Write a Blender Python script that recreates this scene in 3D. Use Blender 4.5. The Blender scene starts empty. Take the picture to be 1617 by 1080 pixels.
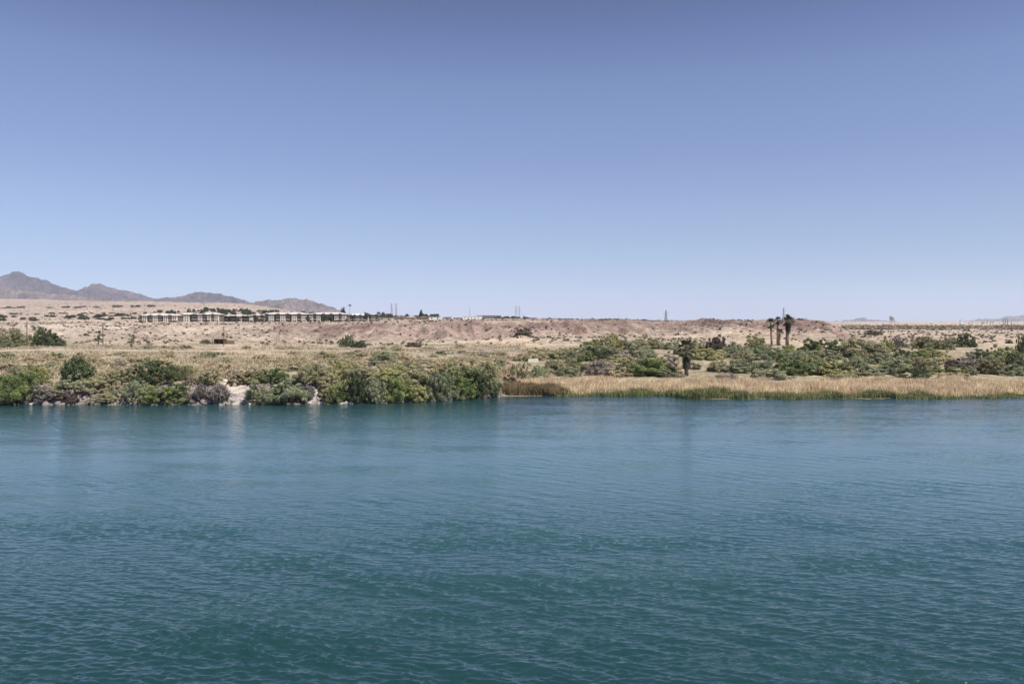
import bpy, math, random
import numpy as np
from mathutils import Vector

R = math.radians
random.seed(7)
rng = np.random.default_rng(7)
scn = bpy.context.scene
COL = scn.collection

# ------------------------------------------------------------------ camera model (photo pixels, 1617 x 1080)
F, CX, HZ, H = 1269.0, 808.5, 508.0, 13.0

def P(px, py, Y):
    return Vector(((px - CX) / F * Y, Y, H - (py - HZ) / F * Y))

# ------------------------------------------------------------------ noise
def _hash(ix, iy, s):
    h = (ix.astype(np.int64) * 374761393 + iy.astype(np.int64) * 668265263 + s * 974711) & 0x7fffffff
    h = ((h ^ (h >> 13)) * 1274126177) & 0x7fffffff
    return ((h ^ (h >> 16)) & 0xffff) / 65535.0

def vnoise(x, y, s=0):
    x = np.asarray(x, float); y = np.asarray(y, float)
    ix = np.floor(x); iy = np.floor(y); fx = x - ix; fy = y - iy
    fx = fx * fx * fx * (fx * (fx * 6 - 15) + 10); fy = fy * fy * fy * (fy * (fy * 6 - 15) + 10)
    ix = ix.astype(np.int64); iy = iy.astype(np.int64)
    a = _hash(ix, iy, s); b = _hash(ix + 1, iy, s); c = _hash(ix, iy + 1, s); d = _hash(ix + 1, iy + 1, s)
    return (a * (1 - fx) + b * fx) * (1 - fy) + (c * (1 - fx) + d * fx) * fy

def fbm(x, y, s=0, o=4):
    t = 0.0; a = 0.5; n = 0.0
    x = np.asarray(x, float); y = np.asarray(y, float)
    for k in range(o):
        t = t + a * vnoise(x, y, s + k * 17); n += a; a *= 0.5
        x = x * 2.03 + 11.3; y = y * 2.03 - 7.1
    return t / n

def ridged(x, y, s=0, o=4):
    t = 0.0; a = 0.5; n = 0.0
    x = np.asarray(x, float); y = np.asarray(y, float)
    for k in range(o):
        t = t + a * (1 - np.abs(2 * vnoise(x, y, s + k * 17) - 1)); n += a; a *= 0.5
        x = x * 2.03 + 11.3; y = y * 2.03 - 7.1
    return t / n

def sstep(a, b, v):
    t = np.clip((v - a) / (b - a), 0, 1)
    return t * t * (3 - 2 * t)

# ------------------------------------------------------------------ object helpers
def mesh_np(name, v, f, mats=None, smooth=False):
    """v (n,3) ; f list of (m,k) arrays"""
    me = bpy.data.meshes.new(name)
    v = np.asarray(v, np.float32)
    fs = [np.asarray(q, np.int32) for q in (f if isinstance(f, list) else [f]) if len(q)]
    loops = np.concatenate([q.ravel() for q in fs])
    tot = np.concatenate([np.full(len(q), q.shape[1], np.int32) for q in fs])
    me.vertices.add(len(v)); me.vertices.foreach_set('co', v.ravel())
    me.loops.add(len(loops)); me.loops.foreach_set('vertex_index', loops)
    me.polygons.add(len(tot))
    st = np.concatenate([[0], np.cumsum(tot)[:-1]]).astype(np.int32)
    me.polygons.foreach_set('loop_start', st)
    me.polygons.foreach_set('use_smooth', np.full(len(tot), bool(smooth)))
    me.update(calc_edges=True); me.validate()
    for m in (mats or []):
        me.materials.append(m)
    return me

def add(name, me, parent=None, loc=None, rz=0.0, sc=None):
    o = bpy.data.objects.new(name, me)
    COL.objects.link(o)
    if parent: o.parent = parent
    if loc is not None: o.location = loc
    if rz: o.rotation_euler = (0, 0, rz)
    if sc is not None: o.scale = sc if hasattr(sc, '__len__') else (sc, sc, sc)
    return o

def tag(o, label, cat, group=None, kind=None):
    o['label'] = label; o['category'] = cat
    if group: o['group'] = group
    if kind: o['kind'] = kind
    return o

def struct(o):
    o['kind'] = 'structure'; return o

class MB:
    """collects boxes and tubes for one mesh"""
    def __init__(s): s.v = []; s.f4 = []; s.f3 = []; s.n = 0
    def raw(s, v, q=(), t=()):
        s.v.append(np.asarray(v, float))
        for a in q: s.f4.append([i + s.n for i in a])
        for a in t: s.f3.append([i + s.n for i in a])
        s.n += len(v); return s
    def box(s, x0, x1, y0, y1, z0, z1):
        v = [(x0, y0, z0), (x1, y0, z0), (x1, y1, z0), (x0, y1, z0), (x0, y0, z1), (x1, y0, z1), (x1, y1, z1), (x0, y1, z1)]
        return s.raw(v, [(0, 3, 2, 1), (4, 5, 6, 7), (0, 1, 5, 4), (1, 2, 6, 5), (2, 3, 7, 6), (3, 0, 4, 7)])
    def tube(s, pts, rad, n=6, cap=True):
        pts = [Vector(p) for p in pts]
        if not hasattr(rad, '__len__'): rad = [rad] * len(pts)
        v = []; q = []; t = []
        for i, p in enumerate(pts):
            d = (pts[min(i + 1, len(pts) - 1)] - pts[max(i - 1, 0)])
            d = d.normalized() if d.length > 1e-9 else Vector((0, 0, 1))
            u = d.cross(Vector((0.3, 0.9, 0.31)) if abs(d.z) > 0.5 else Vector((0, 0, 1))).normalized(); w = d.cross(u)
            for k in range(n):
                a = 2 * math.pi * k / n
                v.append(p + (u * math.cos(a) + w * math.sin(a)) * rad[i])
        for i in range(len(pts) - 1):
            for k in range(n):
                q.append((i * n + k, i * n + (k + 1) % n, (i + 1) * n + (k + 1) % n, (i + 1) * n + k))
        if cap:
            b = (len(pts) - 1) * n
            for k in range(1, n - 1): t.append((b, b + k, b + k + 1)); t.append((0, k + 1, k))
        return s.raw(v, q, t)
    def mesh(s, name, mat, smooth=False):
        f = []
        if s.f4: f.append(np.array(s.f4))
        if s.f3: f.append(np.array(s.f3))
        return mesh_np(name, np.concatenate(s.v), f, [mat], smooth)
    def build(s, name, mat, parent=None, smooth=False, **k):
        return add(name, s.mesh(name, mat, smooth), parent, **k)

# ------------------------------------------------------------------ materials
def newmat(name):
    m = bpy.data.materials.new(name); m.use_nodes = True
    nt = m.node_tree; nt.nodes.clear()
    out = nt.nodes.new('ShaderNodeOutputMaterial')
    return m, nt, out

def nd(nt, t, **kw):
    n = nt.nodes.new(t)
    for k, v in kw.items():
        if k in ('inputs',):
            for a, b in v.items(): n.inputs[a].default_value = b
        else: setattr(n, k, v)
    return n

def mixrgb(nt, fac, a, b, blend='MIX'):
    n = nt.nodes.new('ShaderNodeMix'); n.data_type = 'RGBA'; n.blend_type = blend
    for s, v in ((n.inputs[0], fac), (n.inputs[6], a), (n.inputs[7], b)):
        if hasattr(v, 'is_linked') or hasattr(v, 'links'): nt.links.new(v, s)
        elif isinstance(v, (int, float)): s.default_value = v
        else: s.default_value = (*v, 1) if len(v) == 3 else v
    return n.outputs[2]

def maprange(nt, v, a, b, c, d):
    n = nt.nodes.new('ShaderNodeMapRange')
    nt.links.new(v, n.inputs[0])
    for i, q in enumerate((a, b, c, d)): n.inputs[i + 1].default_value = q
    return n.outputs[0]

def noise(nt, scale, detail=4, rough=0.6, coord='Object', vec=None):
    n = nd(nt, 'ShaderNodeTexNoise', inputs={'Scale': scale, 'Detail': detail, 'Roughness': rough})
    if vec is None:
        tc = nt.nodes.new('ShaderNodeTexCoord'); vec = tc.outputs[coord]
    nt.links.new(vec, n.inputs['Vector'])
    return n.outputs['Fac']

def mat_plain(name, col, rough=0.8, var=0.25, scale=3.0, col2=None, spec=0.3):
    m, nt, out = newmat(name)
    b = nd(nt, 'ShaderNodeBsdfPrincipled', inputs={'Roughness': rough, 'Specular IOR Level': spec})
    f = noise(nt, scale, 5, 0.65)
    lo = tuple(c * (1 - var) for c in col); hi = col2 or tuple(min(1, c * (1 + var)) for c in col)
    nt.links.new(mixrgb(nt, maprange(nt, f, 0.3, 0.7, 0, 1), lo, hi), b.inputs['Base Color'])
    nt.links.new(b.outputs[0], out.inputs[0])
    return m

def mat_leaf(name, c1, c2, trans=0.12, amp=0.5, nscale=6.0):
    """leaf: two leaf tints mixed per plant / per patch / per leaf, a little light through the blade"""
    m, nt, out = newmat(name)
    oi = nt.nodes.new('ShaderNodeObjectInfo'); ge = nt.nodes.new('ShaderNodeNewGeometry')
    n1 = noise(nt, nscale, 2, 0.5)
    a = maprange(nt, n1, 0.35, 0.65, 0, 1)
    s = nd(nt, 'ShaderNodeMath', operation='MULTIPLY_ADD', inputs={1: 0.8, 2: -0.4}); nt.links.new(oi.outputs['Random'], s.inputs[0])
    s2 = nd(nt, 'ShaderNodeMath', operation='ADD', use_clamp=True); nt.links.new(a, s2.inputs[0]); nt.links.new(s.outputs[0], s2.inputs[1])
    base = mixrgb(nt, s2.outputs[0], c1, c2)
    k = maprange(nt, ge.outputs['Random Per Island'], 0, 1, 1 - amp, 1 + amp)
    vm = nd(nt, 'ShaderNodeVectorMath', operation='SCALE'); nt.links.new(base, vm.inputs[0]); nt.links.new(k, vm.inputs['Scale'])
    d = nd(nt, 'ShaderNodeBsdfPrincipled', inputs={'Roughness': 0.65, 'Specular IOR Level': 0.25}); nt.links.new(vm.outputs[0], d.inputs['Base Color'])
    t = nt.nodes.new('ShaderNodeBsdfTranslucent'); nt.links.new(vm.outputs[0], t.inputs[0])
    mx = nt.nodes.new('ShaderNodeMixShader'); mx.inputs[0].default_value = trans
    nt.links.new(d.outputs[0], mx.inputs[1]); nt.links.new(t.outputs[0], mx.inputs[2])
    nt.links.new(mx.outputs[0], out.inputs[0])
    return m

LEAF = {
    'green':  mat_leaf('green_leaf',  (0.100, 0.145, 0.046), (0.250, 0.285, 0.105)),
    'dark':   mat_leaf('dark_leaf',   (0.054, 0.076, 0.032), (0.135, 0.158, 0.072)),
    'grey':   mat_leaf('grey_leaf',   (0.180, 0.205, 0.115), (0.360, 0.375, 0.225)),
    'olive':  mat_leaf('olive_leaf',  (0.225, 0.215, 0.110), (0.410, 0.380, 0.220)),
    'lime':   mat_leaf('lime_leaf',   (0.260, 0.265, 0.100), (0.420, 0.405, 0.185)),
    'maroon': mat_leaf('maroon_leaf', (0.062, 0.042, 0.040), (0.130, 0.092, 0.082)),
    'tan':    mat_leaf('tan_leaf',    (0.330, 0.270, 0.165), (0.440, 0.370, 0.240)),
    'mauve':  mat_leaf('mauve_leaf',  (0.200, 0.170, 0.150), (0.320, 0.275, 0.240)),
    'brown':  mat_leaf('brown_leaf',  (0.110, 0.090, 0.060), (0.190, 0.160, 0.110)),
    'palm':   mat_leaf('palm_leaf',   (0.030, 0.040, 0.018), (0.095, 0.105, 0.055), trans=0.06),
    'skirt':  mat_leaf('dead_frond',  (0.050, 0.038, 0.027), (0.095, 0.072, 0.050), trans=0.05),
    'town':   mat_leaf('town_leaf',   (0.040, 0.050, 0.028), (0.075, 0.085, 0.048)),
}
SCRUB = {
    'grey':   mat_leaf('grey_scrub_leaf',  (0.210, 0.220, 0.130), (0.370, 0.365, 0.235)),
    'olive':  mat_leaf('olive_scrub_leaf', (0.235, 0.222, 0.110), (0.430, 0.395, 0.225)),
    'tan':    mat_leaf('tan_scrub_leaf',   (0.420, 0.345, 0.215), (0.560, 0.470, 0.310)),
    'lime':   mat_leaf('lime_scrub_leaf',  (0.290, 0.280, 0.105), (0.430, 0.400, 0.190)),
    'mauve':  mat_leaf('mauve_scrub_leaf', (0.220, 0.185, 0.165), (0.360, 0.305, 0.265)),
    'pale_brown': mat_leaf('pale_brown_leaf', (0.180, 0.145, 0.100), (0.280, 0.230, 0.165)),
}
BARK = mat_plain('bark', (0.13, 0.10, 0.075), 0.9, 0.35, 6)
DEADWOOD = mat_plain('dead_wood', (0.22, 0.19, 0.165), 0.9, 0.3, 5)
PALMBARK = mat_plain('palm_bark', (0.20, 0.155, 0.115), 0.9, 0.35, 7)
POLEWOOD = mat_plain('pole_wood', (0.10, 0.072, 0.052), 0.85, 0.25, 4)
STEEL = mat_plain('galvanised_steel', (0.30, 0.31, 0.33), 0.5, 0.15, 2)
DARKSTEEL = mat_plain('dark_steel', (0.10, 0.10, 0.115), 0.6, 0.15, 2)
STUCCO = mat_plain('cream_stucco', (0.62, 0.55, 0.46), 0.85, 0.06, 0.4)
STUCCO_B = mat_plain('pale_green_stucco', (0.50, 0.50, 0.43), 0.85, 0.06, 0.4)
RECESS = mat_plain('shade_toned_stucco', (0.13, 0.11, 0.095), 0.85, 0.1, 0.5)  # bay shade put into the recessed wall colour; annex uses it too
GABLE = mat_plain('grey_gable', (0.36, 0.33, 0.29), 0.8, 0.1, 0.6)
BALC = mat_plain('grey_brown_railing', (0.30, 0.26, 0.22), 0.8, 0.1, 0.6)
ROOFW = mat_plain('white_roof', (0.52, 0.495, 0.45), 0.7, 0.05, 0.5)
ROOFB = mat_plain('brown_roof', (0.14, 0.09, 0.07), 0.85, 0.2, 1)
ROOFT = mat_plain('tan_roof', (0.36, 0.30, 0.24), 0.85, 0.15, 1)
GLASS = mat_plain('dark_glass', (0.035, 0.04, 0.045), 0.15, 0.1, 1, spec=0.5)
CONCRETE = mat_plain('pale_concrete', (0.62, 0.58, 0.50), 0.9, 0.1, 1.5)
WHITEWALL = mat_plain('white_metal_wall', (0.78, 0.76, 0.72), 0.6, 0.05, 0.4)
TANWALL = mat_plain('tan_wall', (0.50, 0.42, 0.33), 0.85, 0.1, 0.6)
SHEDWOOD = mat_plain('weathered_board', (0.10, 0.065, 0.04), 0.9, 0.35, 2)
ROCK = mat_plain('pale_rock', (0.34, 0.305, 0.275), 0.9, 0.4, 1.6)
ROCKM = mat_plain('mauve_rock', (0.215, 0.178, 0.165), 0.9, 0.35, 1.6)

# ------------------------------------------------------------------ terrain function
_wl = np.array([(-500, 640), (0, 638.5), (300, 638.5), (560, 637), (620, 635.5), (700, 632), (760, 628), (800, 625.5), (900, 625), (1060, 625), (1090, 629.5), (1300, 629.5), (1500, 628.5), (1617, 628), (2200, 627)], float)
def yw(px):
    return H * F / (np.interp(px, _wl[:, 0], _wl[:, 1]) - HZ)

_prof = {
    -900: [(130, 3.0), (200, 3.1), (300, 3.4), (400, 4.8), (600, 10.5), (900, 14.5), (1500, 26), (2500, 58), (4000, 110), (6000, 150), (17000, 150)],
    0:    [(130, 3.0), (200, 3.1), (300, 3.4), (400, 4.8), (440, 6.2), (600, 11.0), (900, 14.5), (1500, 26), (2500, 58), (4000, 118), (6000, 180), (17000, 150)],
    210:  [(130, 3.0), (200, 3.1), (300, 3.4), (400, 4.6), (440, 5.6), (600, 11.5), (700, 12.5), (900, 15.5), (1500, 28), (2500, 62), (4000, 112), (6000, 150), (17000, 150)],
    350:  [(130, 3.0), (200, 3.1), (300, 3.3), (400, 3.8), (440, 4.8), (600, 12.0), (640, 12.5), (760, 12.8), (1000, 21), (1500, 35), (2500, 62), (4000, 105), (6000, 120), (17000, 120)],
    550:  [(130, 3.0), (200, 3.0), (300, 3.2), (400, 3.5), (440, 4.8), (590, 12.3), (640, 12.7), (760, 13.2), (1000, 18), (1500, 22), (2500, 30), (17000, 40)],
    650:  [(130, 3.0), (200, 3.0), (300, 3.0), (370, 3.2), (410, 4.6), (570, 12.8), (620, 13.4), (1000, 16), (1500, 18), (3000, 18), (17000, 10)],
    770:  [(130, 2.2), (150, 3.0), (250, 3.0), (330, 3.4), (400, 5.6), (560, 13.4), (620, 14.2), (1000, 16.5), (1500, 18), (3000, 14), (17000, 8)],
    830:  [(130, 0.2), (165, 0.5), (185, 1.2), (210, 2.5), (300, 3.4), (340, 4.4), (420, 7.0), (550, 13.4), (610, 14.6), (1000, 16.5), (1500, 17), (3000, 12), (17000, 8)],
    950:  [(130, 0.2), (165, 0.4), (185, 1.0), (215, 2.3), (300, 3.6), (350, 4.8), (530, 13.0), (600, 14.6), (900, 14.5), (1500, 12), (17000, 8)],
    1080: [(130, 0.2), (165, 0.4), (185, 0.9), (215, 2.2), (310, 4.0), (370, 5.2), (520, 12.2), (580, 13.4), (800, 13.0), (1500, 10), (17000, 8)],
    1250: [(130, 0.2), (165, 0.4), (185, 0.9), (215, 2.2), (310, 4.0), (370, 5.2), (500, 12.4), (560, 14.2), (760, 12.5), (1200, 7), (17000, 7)],
    1300: [(130, 0.2), (165, 0.4), (185, 0.9), (215, 2.2), (310, 4.0), (370, 5.0), (500, 10.6), (560, 12.0), (700, 8.0), (1000, 5.0), (17000, 6)],
    1345: [(130, 0.2), (165, 0.4), (185, 0.9), (215, 2.2), (310, 4.0), (370, 4.6), (500, 5.6), (700, 5.2), (1000, 5.0), (17000, 6)],
    1617: [(130, 0.2), (160, 0.35), (185, 0.8), (215, 2.0), (310, 4.0), (400, 4.3), (600, 4.5), (1000, 4.8), (17000, 6)],
    2600: [(130, 0.2), (160, 0.35), (185, 0.8), (215, 2.0), (310, 4.0), (400, 4.3), (600, 4.5), (1000, 4.8), (17000, 6)],
}
_pk = np.array(sorted(_prof))

def gz(x, Y, detail=True):
    x = np.atleast_1d(np.asarray(x, float)); Y = np.atleast_1d(np.asarray(Y, float))
    Yc = np.maximum(Y, 60.0)
    px = np.clip(x / Yc * F + CX, _pk[0], _pk[-1] - 1e-3)
    lY = np.log(Yc)
    zs = np.stack([np.interp(lY, np.log([a for a, b in _prof[k]]), [b for a, b in _prof[k]]) for k in _pk])
    i = np.clip(np.searchsorted(_pk, px, side='right') - 1, 0, len(_pk) - 2)
    t = (px - _pk[i]) / (_pk[i + 1] - _pk[i]); t = t * t * (3 - 2 * t)
    z = np.take_along_axis(zs, i[None], 0)[0] * (1 - t) + np.take_along_axis(zs, i[None] + 1, 0)[0] * t
    if detail:
        m = sstep(360, 430, Y) * (1 - sstep(470, 570, Y)) * (1 - sstep(1290, 1350, px)) * sstep(-50, 120, px + 60)
        g = ridged(x / 27.0 + Y / 240.0, Y / 95.0, 3, 5) - 0.6
        z = z + m * g * 14.0 * (0.55 + 0.45 * sstep(150, 420, px))
        z = z + (fbm(x / 18.0, Y / 18.0, 9, 4) - 0.5) * np.interp(Y, [140, 200, 350, 700, 2500, 9000], [0.1, 0.5, 0.9, 1.4, 8, 30])
    # bank down into the river
    s = Y - yw(px) + (fbm(x / 6.0, Y / 9.0, 21, 3) - 0.5) * 1.2
    left = 1 - sstep(770, 830, px)
    bank = left * 7.5 + (1 - left) * 26.0
    zb = np.where(s < 0, np.maximum(s * (0.35 * left + 0.06 * (1 - left)), -3.0), z * np.clip(s / bank, 0, 1) ** np.where(left > .5, 0.85, 1.0))
    return zb

def gz1(x, Y): return float(gz(x, Y)[0])

def depth_for(px, py):
    """distance at which the ground is seen at photo pixel (px, py)"""
    Y = np.geomspace(100, 3000, 900)
    z = gz((px - CX) / F * Y, Y)
    pyg = HZ + (H - z) * F / Y
    ok = np.where((pyg <= py) & (Y > yw(px) - 1))[0]
    return float(Y[ok[0]]) if len(ok) else 3000.0

def on_ground(px, py=None, Y=None, sink=0.05):
    if Y is None: Y = depth_for(px, py)
    x = (px - CX) / F * Y
    return Vector((x, Y, gz1(x, Y) - sink)), Y / F       # point, metres per photo pixel

# ------------------------------------------------------------------ ground sheet
def build_ground():
    APEX = 60.0
    t = np.concatenate([np.linspace(-1.25, -0.72, 60, endpoint=False), np.linspace(-0.72, 0.72, 860), np.linspace(0.72, 1.25, 61)[1:]])
    Y = np.concatenate([np.linspace(-40, 100, 12, endpoint=False), np.linspace(100, 240, 190, endpoint=False), np.linspace(240, 700, 300, endpoint=False), np.geomspace(700, 16500, 150)])
    T, YY = np.meshgrid(t, Y)
    X = T * (YY + APEX) * np.where(YY > 200, 1.0, 1.0)
    Z = gz(X.ravel(), YY.ravel()).reshape(X.shape)
    v = np.stack([X, YY, Z], -1).reshape(-1, 3)
    nr, nc = X.shape
    i = (np.arange(nr - 1)[:, None] * nc + np.arange(nc - 1)[None]).ravel()
    f = np.stack([i, i + 1, i + nc + 1, i + nc], -1)
    px = (X / np.maximum(YY, 60) * F + CX).ravel(); x = X.ravel(); y = YY.ravel(); z = Z.ravel()
    # soil colours (albedo) by kind of ground
    def c(*a): return np.array(a)[None, :]
    def mix(a, b, w): return a * (1 - w[:, None]) + b * w[:, None]
    n1 = fbm(x / 40, y / 60, 31, 4); n2 = fbm(x / 14, y / 22, 32, 4); n3 = fbm(x / 90, y / 90, 33, 3)
    sand = c(0.42, 0.332, 0.245); buff = c(0.33, 0.256, 0.205); pink = c(0.285, 0.208, 0.174); red = c(0.215, 0.148, 0.130); pale = c(0.45, 0.37, 0.295)
    litter = c(0.32, 0.262, 0.175); straw = c(0.37, 0.306, 0.23); stone = c(0.27, 0.235, 0.205); bed = c(0.10, 0.11, 0.08)
    col = np.repeat(sand, len(x), 0)
    col = mix(col, np.repeat(straw, len(x), 0), sstep(0.45, 0.62, n1) * (y < 420))
    bl = sstep(370, 430, y)
    col = mix(col, np.repeat(buff, len(x), 0), bl)
    col = mix(col, np.repeat(pale, len(x), 0), bl * sstep(0.45, 0.6, n2) * 0.75 * (1 - sstep(420, 560, px) * 0.6))
    col = mix(col, np.repeat(pink, len(x), 0), bl * sstep(380, 520, px) * sstep(0.38, 0.58, n1) * (1 - sstep(1320, 1360, px)) * (y < 650))
    rd = np.exp(-((px - 570) / 42.0) ** 2) + 0.7 * np.exp(-((px - 735) / 40.0) ** 2) + 0.55 * np.exp(-((px - 980) / 60.0) ** 2) + 0.5 * np.exp(-((px - 1250) / 50.0) ** 2)
    col = mix(col, np.repeat(red, len(x), 0), np.clip(rd, 0, 1) * sstep(420, 460, y) * (1 - sstep(560, 620, y)) * sstep(0.3, 0.55, n2))
    # pale sandy cut on the left slope, pale mound near the middle
    cut = np.exp(-((px - 105) / 75.0) ** 2) * sstep(385, 440, y) * (1 - sstep(560, 640, y))
    col = mix(col, np.repeat(pale, len(x), 0), np.clip(cut * 1.2, 0, 1))
    md = np.exp(-((px - 845) / 32.0) ** 2) * sstep(280, 310, y) * (1 - sstep(350, 380, y))
    col = mix(col, np.repeat(sand * 1.1, len(x), 0), np.clip(md * 1.3, 0, 1))
    col = mix(col, np.repeat(litter, len(x), 0), sstep(800, 860, px) * (1 - sstep(230, 330, y)))
    col = mix(col, np.repeat(litter, len(x), 0), (1 - sstep(760, 830, px)) * (1 - sstep(190, 235, y)) * sstep(0.35, 0.6, n2) * 0.8)
    plain = sstep(1320, 1380, px) * sstep(420, 480, y)
    col = mix(col, np.repeat(c(0.40, 0.322, 0.25), len(x), 0), plain)
    far = sstep(1200, 2600, y)
    col = mix(col, np.repeat(c(0.33, 0.255, 0.205), len(x), 0), far * (1 - sstep(1100, 1300, px)))
    bk = (1 - sstep(3.0, 7.5, y - yw(px))) * (1 - sstep(770, 820, px))
    gap = np.maximum(np.exp(-((px - 374) / 24.0) ** 4), np.exp(-((px - 497) / 12.0) ** 4))
    col = mix(col, stone * 0.72 * (1 - gap[:, None]) + c(0.46, 0.42, 0.36) * gap[:, None], bk)
    wet = 1 - sstep(-0.4, 0.35, z)
    col = mix(col, np.repeat(bed, len(x), 0), wet * (y < 170))
    # terraces and washes: long streaks along the slopes, darker gravel tongues down the bluff
    st = fbm(x / 120, y / 16 + x / 400, 36, 4)
    col = col * np.where(y > 320, 0.72 + 0.56 * st, 1.0)[:, None]
    tongue = ridged(x / 26 + y / 200, y / 130, 37, 4)
    tg = sstep(0.62, 0.8, tongue) * bl * (1 - sstep(600, 680, y)) * sstep(330, 430, px) * (1 - sstep(1320, 1360, px))
    col = mix(col, col * np.array([0.74, 0.68, 0.68]), tg * 0.85)
    col = col * (0.82 + 0.36 * n3)[:, None]
    me = mesh_np('ground', v, f, None, True)
    ca = me.color_attributes.new('soil', 'FLOAT_COLOR', 'POINT')
    ca.data.foreach_set('color', np.concatenate([np.clip(col, 0, 1), np.ones((len(col), 1))], 1).astype(np.float32).ravel())
    m, nt, out = newmat('desert_soil')
    at = nd(nt, 'ShaderNodeAttribute', attribute_name='soil')
    tc = nt.nodes.new('ShaderNodeTexCoord')
    a = noise(nt, 0.9, 6, 0.7, vec=tc.outputs['Object']); b2 = noise(nt, 0.12, 6, 0.7, vec=tc.outputs['Object'])
    k = nd(nt, 'ShaderNodeMath', operation='MULTIPLY'); nt.links.new(maprange(nt, a, 0.25, 0.75, 0.55, 1.45), k.inputs[0]); nt.links.new(maprange(nt, b2, 0.3, 0.7, 0.72, 1.25), k.inputs[1])
    c3 = noise(nt, 0.34, 3, 0.6, vec=tc.outputs['Object']); k0 = k
    k = nd(nt, 'ShaderNodeMath', operation='MULTIPLY'); nt.links.new(k0.outputs[0], k.inputs[0]); nt.links.new(maprange(nt, c3, 0.34, 0.66, 0.72, 1.28), k.inputs[1])
    vm = nd(nt, 'ShaderNodeVectorMath', operation='SCALE'); nt.links.new(at.outputs['Color'], vm.inputs[0]); nt.links.new(k.outputs[0], vm.inputs['Scale'])
    b = nd(nt, 'ShaderNodeBsdfPrincipled', inputs={'Roughness': 0.95, 'Specular IOR Level': 0.1})
    nt.links.new(vm.outputs[0], b.inputs['Base Color'])
    bp = nd(nt, 'ShaderNodeBump', inputs={'Strength': 0.9, 'Distance': 0.6}); nt.links.new(a, bp.inputs['Height']); nt.links.new(bp.outputs[0], b.inputs['Normal'])
    bq = nd(nt, 'ShaderNodeBump', inputs={'Strength': 1.0, 'Distance': 4.0}); nt.links.new(noise(nt, 0.11, 5, 0.6, vec=tc.outputs['Object']), bq.inputs['Height']); nt.links.new(bq.outputs[0], bp.inputs['Normal'])
    nt.links.new(b.outputs[0], out.inputs[0])
    me.materials.append(m)
    struct(add('ground', me))

build_ground()

# strips laid on the ground: gravel path on the levee, dirt tracks
def strip(name, pxs, Yf, w, mat, lift=0.02):
    xs = []; q = []
    for px in pxs:
        Y0 = Yf(px)
        for k in range(5):
            Y = Y0 + w * (k / 4.0); x = (px - CX) / F * Y0
            xs.append((x, Y, gz1(x, Y) + lift))
    n = len(pxs)
    for i in range(n - 1):
        for k in range(4):
            a = i * 5 + k; q.append((a, a + 5, a + 6, a + 1))
    struct(add(name, mesh_np(name, xs, np.array(q), [mat], True)))

GRAVEL = mat_plain('pale_gravel', (0.54, 0.50, 0.42), 0.95, 0.12, 2.5)
TRACK = mat_plain('track_dirt', (0.47, 0.38, 0.27), 0.95, 0.15, 0.5)
strip('gravel_path', np.arange(338, 526, 4), lambda p: float(yw(p)) + 7.2, 4.5, GRAVEL, 0.06)
TRAILS = mat_plain('trail_dirt', (0.36, 0.285, 0.215), 0.95, 0.2, 0.5)
def trail(pts, w, mat, lift=0.12):
    P2 = []
    for (a, b), (c, d) in zip(pts[:-1], pts[1:]):
        for k in range(14):
            t = k / 14; px = a + (c - a) * t; Y = b + (d - b) * t; P2.append(((px - CX) / F * Y, Y))
    v = []; q = []
    for i, (x, y) in enumerate(P2):
        x2, y2 = P2[min(i + 1, len(P2) - 1)]; x1, y1 = P2[max(i - 1, 0)]
        d = Vector((x2 - x1, y2 - y1)).normalized()
        for s_ in (-1, -.33, .33, 1):
            xx, yy = x - d.y * w / 2 * s_, y + d.x * w / 2 * s_
            v.append((xx, yy, gz1(xx, yy) + lift))
        if i:
            for k in range(3): q.append(((i - 1) * 4 + k, (i - 1) * 4 + k + 1, i * 4 + k + 1, i * 4 + k))
    struct(add('dirt_track', mesh_np('dirt_track', v, np.array(q), [mat], True)))
trail([(616, 600), (612, 540), (606, 490), (590, 450), (560, 415), (520, 390)], 1.7, TRAILS)
trail([(300, 392), (380, 372), (470, 360), (560, 352), (660, 344), (760, 338)], 2.6, TRAILS)
trail([(-60, 330), (60, 352), (180, 372), (300, 392)], 2.6, TRAILS)
trail([(1345, 470), (1420, 520), (1500, 600), (1600, 640)], 2.6, TRAILS)
strip('dirt_track', np.arange(-250, 318, 4), lambda p: 264 + 4 * math.sin(p / 60.0) + 2.5 * math.sin(p / 23.0), 5.0, TRACK, 0.08)

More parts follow.
